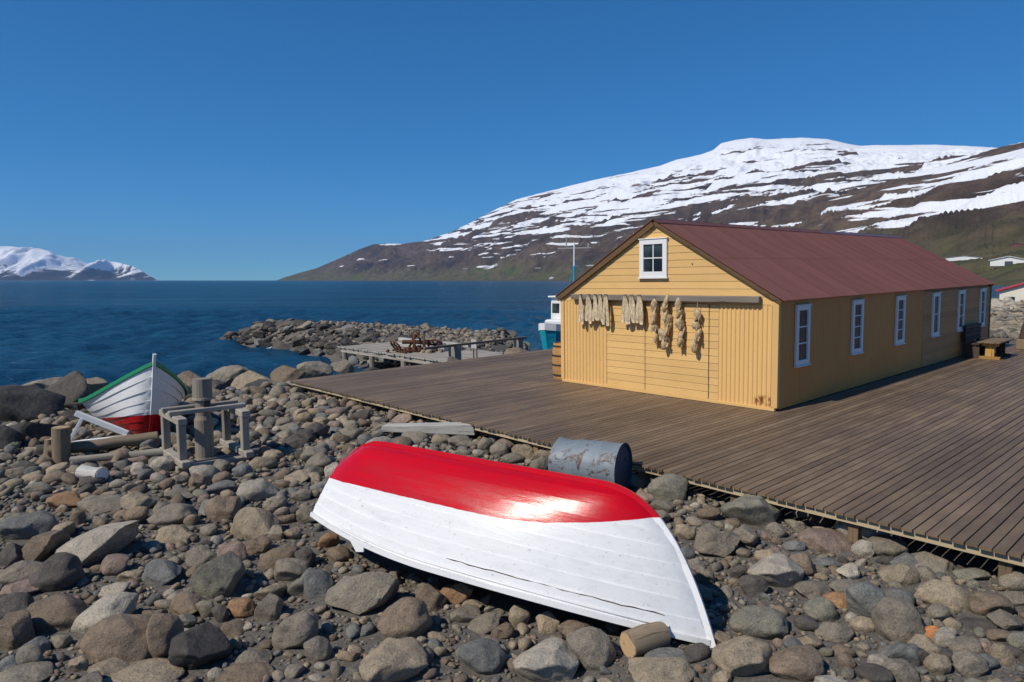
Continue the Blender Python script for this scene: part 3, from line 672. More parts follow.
#PART3
# ------------------------------------------------------------------ deck
deck = empty('wooden_deck', SITE.copy())
tag(deck, 'broad brown plank deck around the yellow warehouse', 'deck')
PITCH_U = .124; U0 = -12.06; NPL = 200; VF, VB = -5.1, 17.6
def plank_mesh(vf, vb):
    w = .1115 / 2; t = .032; b = .005
    prof = [(-w, -t), (w, -t), (w, -b), (w - b, 0), (-w + b, 0), (-w, -b)]; n = len(prof)
    vs = [(x, vf, z) for x, z in prof] + [(x, vb, z) for x, z in prof]
    fs = [(i, (i + 1) % n, (i + 1) % n + n, i + n) for i in range(n)] + [tuple(reversed(range(n))), tuple(range(n, 2 * n))]
    me = bpy.data.meshes.new('plank'); me.from_pydata(vs, [], fs); me.update(); me.materials.append(M['deck']); return me
PM = [plank_mesh(VF + random.Random(i).uniform(-.012, .012), VB) for i in range(6)]
for i in range(NPL):
    r = random.Random(i + 500); o = bpy.data.objects.new('plank', PM[r.randrange(6)]); col.objects.link(o); o.parent = deck
    o.matrix_basis = Matrix.Translation((U0 + (i + .5) * PITCH_U + r.uniform(-.0015, .0015), 0, r.uniform(-.003, .001))) @ Matrix.Rotation(r.uniform(-.006, .006), 4, 'Y')
for k, v in enumerate([VF + .055, -3.6, -2.2, -.8, 2, 5, 8, 11, 14, 17]):
    MB().lim(U0 + .02, U0 + NPL * PITCH_U - .02, v, v + .05, -.125 if k == 0 else -.15, -.037).build('joist', M['joist'], deck)
MB().lim(U0 + .03, U0 + .08, VF + .12, VB - .05, -.16, -.04).build('joist', M['joist'], deck)
for u in (-11.9, -10.04, -8.27, -6.3, -4.2, -2.0, .35, 1.93, 3.5, 5.02, 7.0, 9.0, 11.0):
    for v in (VF + .09, -2.0):
        MB().lim(u - .06, u + .06, v + .03, v + .15, -.75, -.128).build('post', M['post'], deck, bevel=.006)

# ------------------------------------------------------------------ warehouse
W, HW, L, RIDGEW = 6.08, 2.31, 15.45, 4.05
wh = empty('warehouse', SITE.copy())
tag(wh, 'long yellow timber warehouse with maroon corrugated roof standing on the deck', 'warehouse')
SL = (RIDGEW - HW) / (W / 2)
# dark inner shell that carries the cladding
sh_ = MB(); e = .05
pts = [(-W + e, 0.012), (-e, 0.012), (-e, HW - e), (-W / 2, RIDGEW - e * 1.2), (-W + e, HW - e)]
sh_.add([(u, e, w) for u, w in pts] + [(u, L - e, w) for u, w in pts], [(0, 1, 2, 3, 4), (9, 8, 7, 6, 5), (0, 5, 6, 1), (1, 6, 7, 2), (2, 7, 8, 3), (3, 8, 9, 4), (4, 9, 5, 0)])
sh_.build('wall', M['yellow_shaded'], wh)
def gable_half(w):        # half width of the gable at height w
    return W / 2 if w <= HW else (RIDGEW - w) / SL
def lap_board(u0, u1, w0, w1, u0t=None, u1t=None, name='siding_board', mat='yellow', v=0.0, parent=None):
    """clapboard on the gable: thicker at its foot"""
    u0t = u0 if u0t is None else u0t; u1t = u1 if u1t is None else u1t
    b = MB(); f, k = v - .021, v - .012
    b.add([(u0, f, w0), (u1, f, w0), (u1t, k, w1), (u0t, k, w1), (u0, v + .06, w0), (u1, v + .06, w0), (u1t, v + .06, w1), (u0t, v + .06, w1)],
          [(0, 1, 2, 3), (5, 4, 7, 6), (0, 4, 5, 1), (3, 2, 6, 7), (0, 3, 7, 4), (1, 5, 6, 2)])
    return b.build(name, M[mat], parent or wh)
BH = .163
for i in range(12):
    w0 = 2.2 + i * BH; w1 = w0 + BH - .003
    if w0 > RIDGEW - .12: break
    a0, a1 = gable_half(w0) - .02, max(.02, gable_half(min(w1, RIDGEW - .02)) - .02)
    lap_board(-W / 2 - a0, -W / 2 + a0, w0, w1, -W / 2 - a1, -W / 2 + a1)
MB().box((-2.02, -.024, 3.08), (.03, .02, .03)).build('knot_plug', M['beam_wood'], wh)
for (u0, u1, nm) in ((-4.5, -3.32, None), (-3.305, -1.585, 'door'), (-1.57, -1.34, None)):
    par = wh
    if nm:
        par = MB().lim(u0, u1, -.005, .03, .07, 2.17).build('door', M['yellow'], wh)
    for i in range(13):
        w0 = .075 + i * .1625; lap_board(u0, u1, w0, w0 + .1595, v=-.008 if nm else 0, parent=par)
MB().lim(-3.318, -3.307, -.03, .0, .07, 2.17).build('door_seam', M['black_iron'], wh)
MB().lim(-1.583, -1.572, -.03, .0, .07, 2.17).build('door_seam', M['black_iron'], wh)
MB().lim(-W + .02, -.02, -.05, .03, 0.004, .07).build('sill_board', M['yellow'], wh, bevel=.005)
def corrugated(u0, u1, w0, w1, pitch, name, mat):
    n = int(round((u1 - u0) / pitch)); pitch = (u1 - u0) / n; prof = []
    for i in range(n):
        for f_, d in ((0, 0), (.42, 0), (.55, .02), (.85, .02)):
            prof.append((u0 + (i + f_) * pitch, -.012 - d))
    prof.append((u1, -.012)); m = len(prof)
    vs = [(u, v, w0) for u, v in prof] + [(u, v, w1) for u, v in prof]
    vs += [(u0, .06, w0), (u1, .06, w0), (u0, .06, w1), (u1, .06, w1)]
    fs = [(i, i + 1, m + i + 1, m + i) for i in range(m - 1)]
    fs += [tuple(range(m - 1, -1, -1)) + (2 * m, 2 * m + 1), tuple(range(m, 2 * m)) + (2 * m + 3, 2 * m + 2)]
    return MB().add(vs, fs).build(name, mat, wh)
corrugated(-5.98, -4.505, .072, 2.195, .118, 'corrugated_panel', M['yellow'])
corrugated(-1.335, -.105, .072, 2.195, .103, 'corrugated_panel', M['panel_rust'])
for (u0, u1) in ((-.1, .035), (-W - .02, -5.985)):
    MB().lim(u0, u1, -.045, .06, .075, HW - .03).build('corner_board', M['yellow'], wh, bevel=.004)
MB().lim(-5.62, -.34, -.16, -.04, 2.235, 2.375).build('hanging_beam', M['beam_wood'], wh, bevel=.012)
for u in (-5.3, -3.9, -2.4, -.6):
    MB().lim(u - .03, u + .03, -.042, -.02, 2.25, 2.36).build('beam_bracket', M['beam_wood'], wh)
def window(par, cx, w0, w1, wid, rows, cols, frame=.07, plane='gable', depth=.05):
    """white framed window: frame, sill, pane for every light, bars between"""
    def P(b, a0, a1, d0, d1, z0, z1):
        if plane == 'gable': b.lim(a0, a1, -d1, -d0, z0, z1)
        else: b.lim(d0, d1, a0, a1, z0, z1)
        return b
    root = MB(); h0, h1 = cx - wid / 2, cx + wid / 2
    for q in ((h0, h0 + frame, w0, w1), (h1 - frame, h1, w0, w1), (h0 + frame, h1 - frame, w1 - frame, w1), (h0 + frame, h1 - frame, w0, w0 + frame * 1.1)):
        P(root, q[0], q[1], .02, .02 + depth, q[2], q[3])
    wo = root.build('window', M['white_paint'], par, bevel=.004)
    iw0, iw1, ih0, ih1 = w0 + frame * 1.1, w1 - frame, h0 + frame, h1 - frame
    s = P(MB(), h0 - .03, h1 + .03, .02, .02 + depth + .025, w0 - .03, w0 - .002).build('sill', M['white_paint'], wo, bevel=.003)
    P(MB(), h0 - .02, h1 + .02, .02, .02 + depth + .02, w1 + .002, w1 + .025).build('head_trim', M['white_paint'], wo, bevel=.003)
    bw = .026
    for r in range(1, rows):
        z = iw0 + (iw1 - iw0) * r / rows; P(MB(), ih0, ih1, .03, .055, z - bw / 2, z + bw / 2).build('glazing_bar', M['white_paint'], wo)
    for c in range(1, cols):
        a = ih0 + (ih1 - ih0) * c / cols; P(MB(), a - bw / 2, a + bw / 2, .03, .052, iw0, iw1).build('glazing_bar', M['white_paint'], wo)
    for r in range(rows):
        for c in range(cols):
            a0 = ih0 + (ih1 - ih0) * c / cols; a1 = ih0 + (ih1 - ih0) * (c + 1) / cols
            z0 = iw0 + (iw1 - iw0) * r / rows; z1 = iw0 + (iw1 - iw0) * (r + 1) / rows
            P(MB(), a0 + .004, a1 - .004, .03, .036, z0 + .004, z1 - .004).build('pane', M['glass'], wo)
window(wh, -3.065, 2.79, 3.68, .78, 2, 2, .12, depth=.05)
for v, rows in ((1.0, 3), (3.87, 4), (6.7, 4), (9.6, 2), (12.05, 3), (14.45, 3)):
    window(wh, v, .88, 2.15, .62, rows, 1, .1, 'side', .055)
# long wall: ribbed sheets in two rows, then bare lapped boards
def side_sheet(v0, v1, w0, w1, off):
    n = 6; p = (v1 - v0) / n; prof = []
    for i in range(n):
        for f_, d in ((0, 0), (.7, 0), (.78, .007), (.92, .007)): prof.append((v0 + (i + f_) * p, off + d))
    prof.append((v1, off)); m = len(prof)
    vs = [(u, v, w0) for v, u in prof] + [(u, v, w1) for v, u in prof] + [(-.06, v0, w0), (-.06, v1, w0), (-.06, v0, w1), (-.06, v1, w1)]
    fs = [(i, i + 1, m + i + 1, m + i) for i in range(m - 1)] + [tuple(range(m - 1, -1, -1)) + (2 * m, 2 * m + 1), tuple(range(m, 2 * m)) + (2 * m + 3, 2 * m + 2)]
    MB().add(vs, fs).build('wall_sheet', M['yellow_shaded'], wh)
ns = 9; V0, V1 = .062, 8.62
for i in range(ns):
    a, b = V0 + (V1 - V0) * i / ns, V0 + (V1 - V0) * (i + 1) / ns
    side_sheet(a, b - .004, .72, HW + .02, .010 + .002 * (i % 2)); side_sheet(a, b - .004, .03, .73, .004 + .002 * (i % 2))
for i in range(13):
    w0 = .03 + i * .168; w1 = w0 + .165
    MB().add([(.026, V1, w0), (.026, L + .02, w0), (.012, L + .02, w1), (.012, V1, w1), (-.06, V1, w0), (-.06, L + .02, w0), (-.06, L + .02, w1), (-.06, V1, w1)],
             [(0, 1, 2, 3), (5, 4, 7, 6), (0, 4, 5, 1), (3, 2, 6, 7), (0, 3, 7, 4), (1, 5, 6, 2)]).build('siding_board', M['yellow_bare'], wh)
MB().lim(-.06, .04, L + .02, L + .1, .03, HW).build('corner_board', M['brown_trim'], wh)
# roof sheets: each corrugated sheet an object, alike ones share a mesh
ang = math.atan(SL); OV = .12; VR0, VR1 = -.1, L + .06
slope_len = (W / 2) / math.cos(ang) + OV
def roof_sheet(width, length, pitch=.095, amp=.012):
    n = int(width / pitch) * 6; vs = []; fs = []
    for j in (0, 1):
        for i in range(n + 1):
            v = width * i / n; z = amp * math.cos(2 * math.pi * i / 6)
            vs.append((j * length, v, z))
    m = n + 1
    for i in range(n): fs.append((i, i + 1, m + i + 1, m + i))
    vs2 = [(x, y, z - .004) for x, y, z in vs]; k = len(vs)
    fs2 = [tuple(reversed([q + k for q in f])) for f in fs]
    fs3 = [(i, k + i, k + i + 1, i + 1) for i in range(n)] + [(m + i + 1, k + m + i + 1, k + m + i, m + i) for i in range(n)] + [(0, m, k + m, k), (n, k + n, k + m + n, m + n)]
    b = MB(); b.add(vs + vs2, fs + fs2 + fs3); me = bpy.data.meshes.new('roof_sheet'); me.from_pydata(b.v, [], b.f); me.update()
    me.materials.append(M['roof']); return me
NS = 20; sw = (VR1 - VR0) / NS; half = slope_len / 2
rsm = roof_sheet(sw + .02, half + .06)
roof = MB(); rz = RIDGEW + .06
for sgn in (1, -1):
    for k in range(1, 5):      # purlins under the sheets
        d = slope_len * k / 4.6
        roof.box((-W / 2 + sgn * d * math.cos(ang), (VR0 + VR1) / 2, rz - d * math.sin(ang) - .045), (.06, VR1 - VR0 - .1, .05), Matrix.Rotation(sgn * ang, 3, 'Y'))
roof = roof.build('roof', M['brown_trim'], wh)
for sgn in (1, -1):
    for row in (0, 1):
        for i in range(NS):
            o = bpy.data.objects.new('roof_sheet', rsm); col.objects.link(o); o.parent = roof
            s0 = 0 if row == 0 else half - .02
            mtx = Matrix.Translation((-W / 2, VR0 + i * sw, rz)) @ (Matrix.Rotation(ang, 4, 'Y') if sgn > 0 else Matrix.Rotation(math.pi, 4, 'Z') @ Matrix.Rotation(ang, 4, 'Y') @ Matrix.Translation((0, -sw, 0)))
            o.matrix_basis = mtx @ Matrix.Translation((s0, 0, (.006 if row == 0 else 0.0) + .003 * (i % 2)))
for (v0, v1, mt) in ((VR0 - .01, 8.6, 'roof'), (8.61, VR1 + .01, 'ridge')):
    c = MB()
    for sgn in (1, -1):
        c.bar((-W / 2 + sgn * .075, v0, rz - .075 * SL + .026), (-W / 2 + sgn * .075, v1, rz - .075 * SL + .026), .19, .008, up=(sgn * SL, 0, 1))
    c.build('ridge_cap', M[mt], roof)
for v in (VR0 + .02, VR1 - .06):
    for sgn in (1, -1):
        p0 = Vector((-W / 2 + sgn * .0, v, rz - .055)); p1 = Vector((-W / 2 + sgn * (slope_len) * math.cos(ang), v, rz - .055 - slope_len * math.sin(ang)))
        MB().bar(p0 + Vector((sgn * .02, .0, 0)), p1, .035, .07 if sgn > 0 else .17, up=(0, 0, 1)).build('barge_board', M['brown_trim'], roof)
for sgn in (1, -1):     # boarded underside of the overhang
    p0 = Vector((-W / 2 + sgn * .03, VR0 + .06, rz - .03)); p1 = Vector((-W / 2 + sgn * (slope_len - .02) * math.cos(ang), VR0 + .06, rz - .03 - (slope_len - .02) * math.sin(ang)))
    MB().bar(p0, p1, .08, .02, up=(-SL * sgn * -1, 0, 1)).build('soffit', M['brown_trim'], roof)

# ------------------------------------------------------------------ dried fish on the beam
def fish_body(length, wid, seed, thick=.035):
    r = random.Random(seed); n = 9; m = 8; vs = []; fs = []; bend = r.uniform(-.03, .03)
    for i in range(n):
        t = i / (n - 1); w = wid * (.22 + .78 * math.sin(math.pi * min(1, t * .62 + .06)) ** 1.3) * (1 if t < .9 else .72); th = thick * (.35 + .65 * math.sin(math.pi * (t * .8 + .1)))
        for k in range(m):
            a = 2 * math.pi * k / m; j = r.uniform(.8, 1.2)
            vs.append((math.cos(a) * w / 2 * j + bend * math.sin(t * 3), math.sin(a) * th / 2 * j + .012 * math.sin(t * 7 + seed), -t * length))
    for i in range(n - 1):
        for k in range(m): fs.append((i * m + k, i * m + (k + 1) % m, (i + 1) * m + (k + 1) % m, (i + 1) * m + k))
    fs += [tuple(range(m)), tuple(reversed(range((n - 1) * m, n * m)))]
    return vs, fs
FG = 'dried fish hanging from the gable beam'
def stockfish(px, ytop, ybot, label, seed):
    p = gable_at(px, ytop, -.2); q = gable_at(px, ybot, -.2); Lh = p.z - q.z
    root = empty('dried_fish', SITE @ Matrix.Translation((p.x, -.12, 2.365))); tag(root, label, 'dried fish', FG); r = random.Random(seed)
    lp = MB().tube([(-.03, .1 * 0 + .0, 0.0), (-.02, -.05, .025), (.02, -.05, .025), (.03, 0, 0)], .008, 6)
    lp.build('loop', M['cord'], root)
    for k in range(2):
        for yy in (-.055,):
            vs, fs = fish_body(Lh * r.uniform(.9, 1.02) + .1, r.uniform(.12, .155), seed * 7 + k)
            ox = (-.052 + .104 * k); tl = r.uniform(-.05, .05)
            b = MB().add([(x + ox * (.35 + .9 * (-z) / Lh) + tl * z * .3, y + yy - .012 * k, z + .02) for x, y, z in vs], fs)
            b.build('fish', M['fish'], root, smooth=True)
names = ['first', 'second', 'third', 'fourth', 'fifth']
for i, (x, yb) in enumerate(((580, 321), (588, 319.5), (594.5, 318), (599.5, 317.5), (605, 321.5))):
    stockfish(x, 294, yb, 'pale dried fish pair, %s from left on the beam by the gable corner' % names[i], 31 + i)
for i, (x, yb) in enumerate(((624.2, 320.5), (630.8, 321), (638.5, 322))):
    stockfish(x, 295, yb, 'pale dried fish pair, %s of the three hanging alone mid beam' % ('left', 'middle', 'right')[i], 41 + i)
def cod_heads(px, ytop, ybot, n, spread, label, seed, cord=.0):
    p = gable_at(px, ytop, -.2); q = gable_at(px, ybot, -.2); Lh = p.z - q.z; r = random.Random(seed)
    root = empty('cod_head_string', SITE @ Matrix.Translation((p.x, -.125, 2.235))); tag(root, label, 'dried fish', FG)
    MB().tube([(0, .06, .16), (0, -.015, .1), (.004, -.01, -.05), (0, 0, -(2.235 - p.z) - .1)], .006, 5).build('cord', M['cord'], root)
    for k in range(n):
        t = (k + .5) / n; z = -(2.235 - p.z) - t * Lh; v, f = stone_arrays(seed * 13 + k, 2, 5, .6)
        s = np.array((r.uniform(.18, .25), r.uniform(.12, .15), r.uniform(.3, .46)))
        R_ = np.array(Euler((r.uniform(-.4, .4), r.uniform(-.4, .4), r.uniform(0, 6))).to_matrix())
        c = np.array((r.uniform(-spread, spread), r.uniform(-.03, .02), z))
        # gaping gill opening and jaw flap on each head
        vv = v.copy(); dent = np.exp(-((vv[:, 0] - .3) ** 2 + (vv[:, 2] + .35) ** 2) * 14); vv *= (1 - .45 * dent)[:, None]
        b = MB().add([tuple(x) for x in (vv * s) @ R_.T + c], [tuple(x) for x in f])
        hd = b.build('cod_head', M['head'], root, smooth=True)
        for g in (-1, 1):
            a = Vector(c) + Vector((g * s[0] * .12, -.03, .02)); w_ = r.uniform(.04, .07)
            MB().add([a, a + Vector((g * w_, -.02, -.03)), a + Vector((g * w_ * .7, -.04, -.13)), a + Vector((0, -.02, -.11)), a + Vector((g * .01, .012, -.06))], [(0, 1, 4), (1, 2, 4), (2, 3, 4), (3, 0, 4), (0, 3, 2, 1)]).build('gill_flap', M['head'], hd)
cod_heads(653, 302, 344, 4, .05, 'string of dried cod heads, left of the bulky cluster on the beam', 61)
cod_heads(665, 300, 346, 7, .09, 'bulkiest cluster of dried cod heads on the gable beam', 62)
cod_heads(678.5, 300, 349, 5, .04, 'narrow string of dried cod heads, right of the bulky cluster', 63)
cod_heads(695.5, 311, 351, 4, .04, 'lone string of cod heads low on a thin cord, rightmost on the beam', 64, .1)

# ------------------------------------------------------------------ clinker boats
class Hull:
    def __init__(s, L, B, D, Db, Ds, tf, n, e1, e2, rise=0): s.rise = rise; s.L, s.B, s.D, s.Db, s.Ds, s.tf, s.n, s.e1, s.e2 = L, B, D, Db, Ds, tf, n, e1, e2
    def pt(s, t, q, side):
        t0, kt = -.15, .72
        f = 1 - ((t - t0) / (1 - t0)) ** 2.1 if t > t0 else 1 - (1 - kt) * ((t0 - t) / (t0 + 1)) ** 2
        f = max(f, 0) ** .9
        zs = s.D + ((s.Db - s.D) * ((t - t0) / (1 - t0)) ** 2 if t > t0 else (s.Ds - s.D) * ((t0 - t) / (t0 + 1)) ** 2)
        zk = s.Db * ((t - s.tf) / (1 - s.tf)) ** s.n if t > s.tf else 0
        zk = min(zk, zs)
        if s.rise and t < -.8: zk = s.rise * ((-t - .8) / .2) ** 2
        zk = min(zk, zs); s.last = (zs, zk)
        return Vector((s.L / 2 * t, side * (s.B / 2 * f * max(q, 0) ** s.e1), zk + (zs - zk) * max(q, 0) ** s.e2))
    def qk(s, t, f):      # girth position of a strake edge: strakes run to the stem, not to the sheer
        s.pt(t, 0, 1); zs, zk = s.last
        if zs - zk < 1e-4: return 0.0
        return max(0.0, min(1.0, (f ** s.e2 * zs - zk) / (zs - zk))) ** (1 / s.e2)
    def nrm(s, t, q, side):
        t = min(t, .985); q = min(max(q, .02), .98); d = .01
        a = s.pt(t + d, q, side) - s.pt(t - d, q, side); b = s.pt(t, q + d, side) - s.pt(t, q - d, side)
        n = a.cross(b); n.normalize()
        return n if n.y * side > 0 else -n
def build_hull(h, parent, paint, inside, gun, NSt=9, lap=.011, thick=.016, stemw=.05, stem_up=.0, broken=False, thwarts=True, rail_h=.035):
    TS = [-1 + 2 * i / 44 for i in range(45)]
    for side in (1, -1):
        for k in range(NSt):
            q0, q1 = k / NSt, (k + 1) / NSt; q0 = max(0, q0 - .012); b = MB(); vs = []; fs = []
            rr = random.Random(k * 7 + side)
            for t in TS:
                fade = 1 - max(0, (t - .8) / .2) * .7
                a0, a1 = h.qk(t, q0), h.qk(t, q1)
                for (q, o) in ((a0, lap * fade if k and a0 > 0 else 0), ((a0 + a1) / 2, lap * .55 * fade if a1 > 0 else 0), (a1, .001), (a1, -thick if a1 > 0 else -.001), (a0, -thick * .6 if a1 > 0 else -.002)):
                    w = .0025 * math.sin(t * 9 + k * 2.1)
                    vs.append(h.pt(t, q, side) + h.nrm(t, q, side) * (o + w))
            m = 5
            for i in range(len(TS) - 1):
                for j in range(m): fs.append((i * m + j, i * m + (j + 1) % m, (i + 1) * m + (j + 1) % m, (i + 1) * m + j))
            fs += [tuple(range(m)), tuple(reversed(range((len(TS) - 1) * m, len(TS) * m)))]
            if side < 0: fs = [tuple(reversed(f)) for f in fs]
            b.add(vs, fs); b.build('strake', paint, parent, smooth='auto')
    # keel and stem as one swept timber
    def sweep(pts, ups, w, d, name, mat, bev=.006):
        b = MB(); vs = []; fs = []
        for p, u in zip(pts, ups):
            for sy, sd in ((-1, 0), (1, 0), (.8, 1), (-.8, 1)): vs.append(p + Vector((0, sy * w / 2, 0)) + u * (d * sd))
        for i in range(len(pts) - 1):
            for j in range(4): fs.append((i * 4 + j, i * 4 + (j + 1) % 4, (i + 1) * 4 + (j + 1) % 4, (i + 1) * 4 + j))
        fs += [(0, 1, 2, 3), tuple(reversed(range((len(pts) - 1) * 4, len(pts) * 4)))]
        return b.add(vs, fs).build(name, mat, parent)
    kt = [-1 + (h.tf + .02 + 1) * i / 20 for i in range(21)]
    sweep([h.pt(t, 0, 1) + Vector((0, 0, .01)) for t in kt], [Vector((0, 0, -1))] * len(kt), stemw, .05, 'keel', paint)
    st = [h.tf + (1 - h.tf) * i / 24 for i in range(25)]; P = [h.pt(t, 0, 1) for t in st]
    ups = []
    for i, p in enumerate(P):
        d = (P[min(i + 1, 24)] - P[max(i - 1, 0)]).normalized(); ups.append(Vector((d.z, 0, -d.x)))
    d = (P[-1] - P[-3]).normalized()
    P = [p - u * .012 for p, u in zip(P, ups)] + [P[-1] + d * (.05 + stem_up)]; ups.append(ups[-1])
    sweep(P, ups, stemw * .9, .055, 'stem', paint)
    # transom
    tq = [i / 12 for i in range(13)]; ring = [h.pt(-1, q, 1) for q in reversed(tq)] + [h.pt(-1, q, -1) for q in tq[1:]]
    n = len(ring); b = MB(); b.add([p + Vector((-.012, 0, 0)) for p in ring] + [p + Vector((.012, 0, 0)) for p in ring], [tuple(range(n)), tuple(reversed(range(n, 2 * n)))] + [(i, (i + 1) % n, (i + 1) % n + n, i + n) for i in range(n)])
    b.build('transom', paint, parent)
    for side in (1, -1):
        rail = MB(); vs = []; fs = []
        TT = TS
        for t in TT:
            p = h.pt(t, 1, side); o = Vector((0, side, 0)); 
            for dy, dz in ((.03, -rail_h), (.03, .012), (-.022, .012), (-.022, -rail_h)): vs.append(p + o * dy + Vector((0, 0, dz)))
        for i in range(len(TT) - 1):
            for j in range(4): fs.append((i * 4 + j, i * 4 + (j + 1) % 4, (i + 1) * 4 + (j + 1) % 4, (i + 1) * 4 + j))
        fs += [(3, 2, 1, 0), tuple(range((len(TT) - 1) * 4, len(TT) * 4))]
        rail.add(vs, fs).build('gunwale', gun, parent)
    if thwarts:
        for t in (-.6, -.1, .4):
            a = h.pt(t, .72, 1); MB().lim(a.x - .1, a.x + .1, -a.y + .02, a.y - .02, a.z - .015, a.z + .015).build('thwart', inside, parent)
    for t in (-.75, -.5, -.25, 0, .25, .5, .72):
        for side in (1, -1):
            pts = [h.pt(t, q, side) - h.nrm(t, q, side) * .026 for q in (.05, .25, .45, .65, .85, .97)]
            MB().tube(pts, .016, 5).build('rib', inside, parent)

h1 = Hull(4.42, 1.316, 1.054, 1.173, .877, .437, 2.516, .6, 1.134, .2)
m1 = Matrix.Translation((-.019, 7.015, .741)) @ Matrix.Rotation(-.538, 4, 'Z') @ Matrix.Rotation(.016, 4, 'Y') @ Matrix.Rotation(2.904, 4, 'X')
b1 = empty('rowing_boat', m1); tag(b1, 'overturned white rowing boat with glossy red bottom lying on the stones', 'boat')
build_hull(h1, b1, M['hull_over'], M['hull_in'], M['hull_over'], 9, .016, stem_up=.13)
# split rubbing strip hanging loose on the near side
pts = [h1.pt(t, h1.qk(t, .95), 1) + h1.nrm(t, .93, 1) * .016 for t in [-.75 + 1.6 * i / 20 for i in range(21)]]
MB().tube(pts, .011, 5).build('rubbing_strip', M['white_paint'], b1)
pts = [h1.pt(t, h1.qk(t, .885 + .003 * math.sin(t * 31) + .002 * math.sin(t * 77)), 1) + h1.nrm(t, .85, 1) * .015 for t in [-.1 + .93 * i / 24 for i in range(25)]]
MB().tube(pts, [.002 + .004 * abs(math.sin(i * 1.7)) for i in range(25)], 4).build('split_seam', M['bench_dark'], b1)
p = h1.pt(-.62, 1, 1); MB().add([p + Vector(q) for q in ((-.12, .03, -.03), (.1, .03, -.03), (.12, .035, .07), (.02, .035, .09), (-.12, .01, -.03), (.1, .01, -.03), (.12, .015, .07), (.02, .015, .09))], [(0, 1, 2, 3), (7, 6, 5, 4), (0, 4, 5, 1), (1, 5, 6, 2), (2, 6, 7, 3), (3, 7, 4, 0)]).build('broken_splinter', M['white_paint'], b1)

h2 = Hull(5.046, 2.014, .834, 1.504, .852, .594, 1.679, .62, 1.2)
m2 = Matrix.Translation((-8.296, 14.865, -.697)) @ Matrix.Rotation(-.932, 4, 'Z') @ Matrix.Rotation(-.136, 4, 'Y') @ Matrix.Rotation(-.033, 4, 'X')
b2 = empty('clinker_boat', m2); tag(b2, 'upright white clinker boat with green gunwale and red bottom, bow towards the beach', 'boat')
build_hull(h2, b2, M['hull_up'], M['green_paint'], M['green_paint'], 8, .02, .02, .07, .12, rail_h=.06)
#PART4
# ------------------------------------------------------------------ capstan frame, trestle, logs, drum
def gp(px, py, z=-.46): return ground_at(px, py, z)
A = gp(183, 473); Bf = gp(247, 462); dx = (Bf - A); dx.z = 0; wl_ = dx.length; dx.normalize(); dy = Vector((-dx.y, dx.x, 0))
cz = Matrix(((dx.x, dy.x, 0, A.x), (dx.y, dy.y, 0, A.y), (0, 0, 1, bh(A.x, A.y)), (0, 0, 0, 1)))
cap = empty('capstan', cz); tag(cap, 'weathered grey timber capstan with thick post in an open square frame', 'capstan')
ww, dd, hh = wl_ * .98, .95, .80
for y in (0, dd):
    MB().lim(-.1, ww + .1, y - .07, y + .07, .0, .11).build('foot_beam', M['grey_wood'], cap, bevel=.012)
for x in (.0, ww):
    MB().lim(x - .07, x + .07, -.22, dd + .2, .112, .22).build('sleeper', M['grey_wood'], cap, bevel=.012)
for x in (0, ww):
    for y in (0, dd):
        MB().lim(x - .062, x + .062, y - .062, y + .062, .222, hh - .002).build('leg', M['grey_wood_z'], cap, bevel=.012)
for x in (0, ww):
    MB().lim(x - .075, x + .075, -.1, dd + .1, hh, hh + .11).build('top_beam', M['grey_wood'], cap, bevel=.012)
for y in (dd / 2 - .2, dd / 2 + .2):
    MB().lim(-.12, ww + .12, y - .05, y + .05, hh + .112, hh + .19).build('cross_beam', M['grey_wood'], cap, bevel=.012)
MB().tube([(ww / 2 - .02, dd / 2, .0), (ww / 2 - .02, dd / 2, .75), (ww / 2 - .02, dd / 2, .82), (ww / 2 - .02, dd / 2, 1.08), (ww / 2 - .02, dd / 2, 1.12), (ww / 2 - .02, dd / 2, 1.46)], [.15, .145, .12, .125, .155, .15], 17, jit=.07, seed=4).build('post', M['grey_wood_z'], cap)
MB().lim(ww / 2 - .07, ww / 2 + .03, dd / 2 - .215, dd / 2 - .12, 1.0, 1.1).build('bar_socket', M['black_iron'], cap)
MB().tube([(ww / 2 - .02, dd / 2, 1.10), (ww / 2 - .02, dd / 2, 1.135)], .166, 22).build('iron_band', M['grey_wood_z'], cap)
MB().lim(ww * .25, ww + .35, .3, .42, -.02, .08).build('floor_plank', M['grey_wood'], cap)

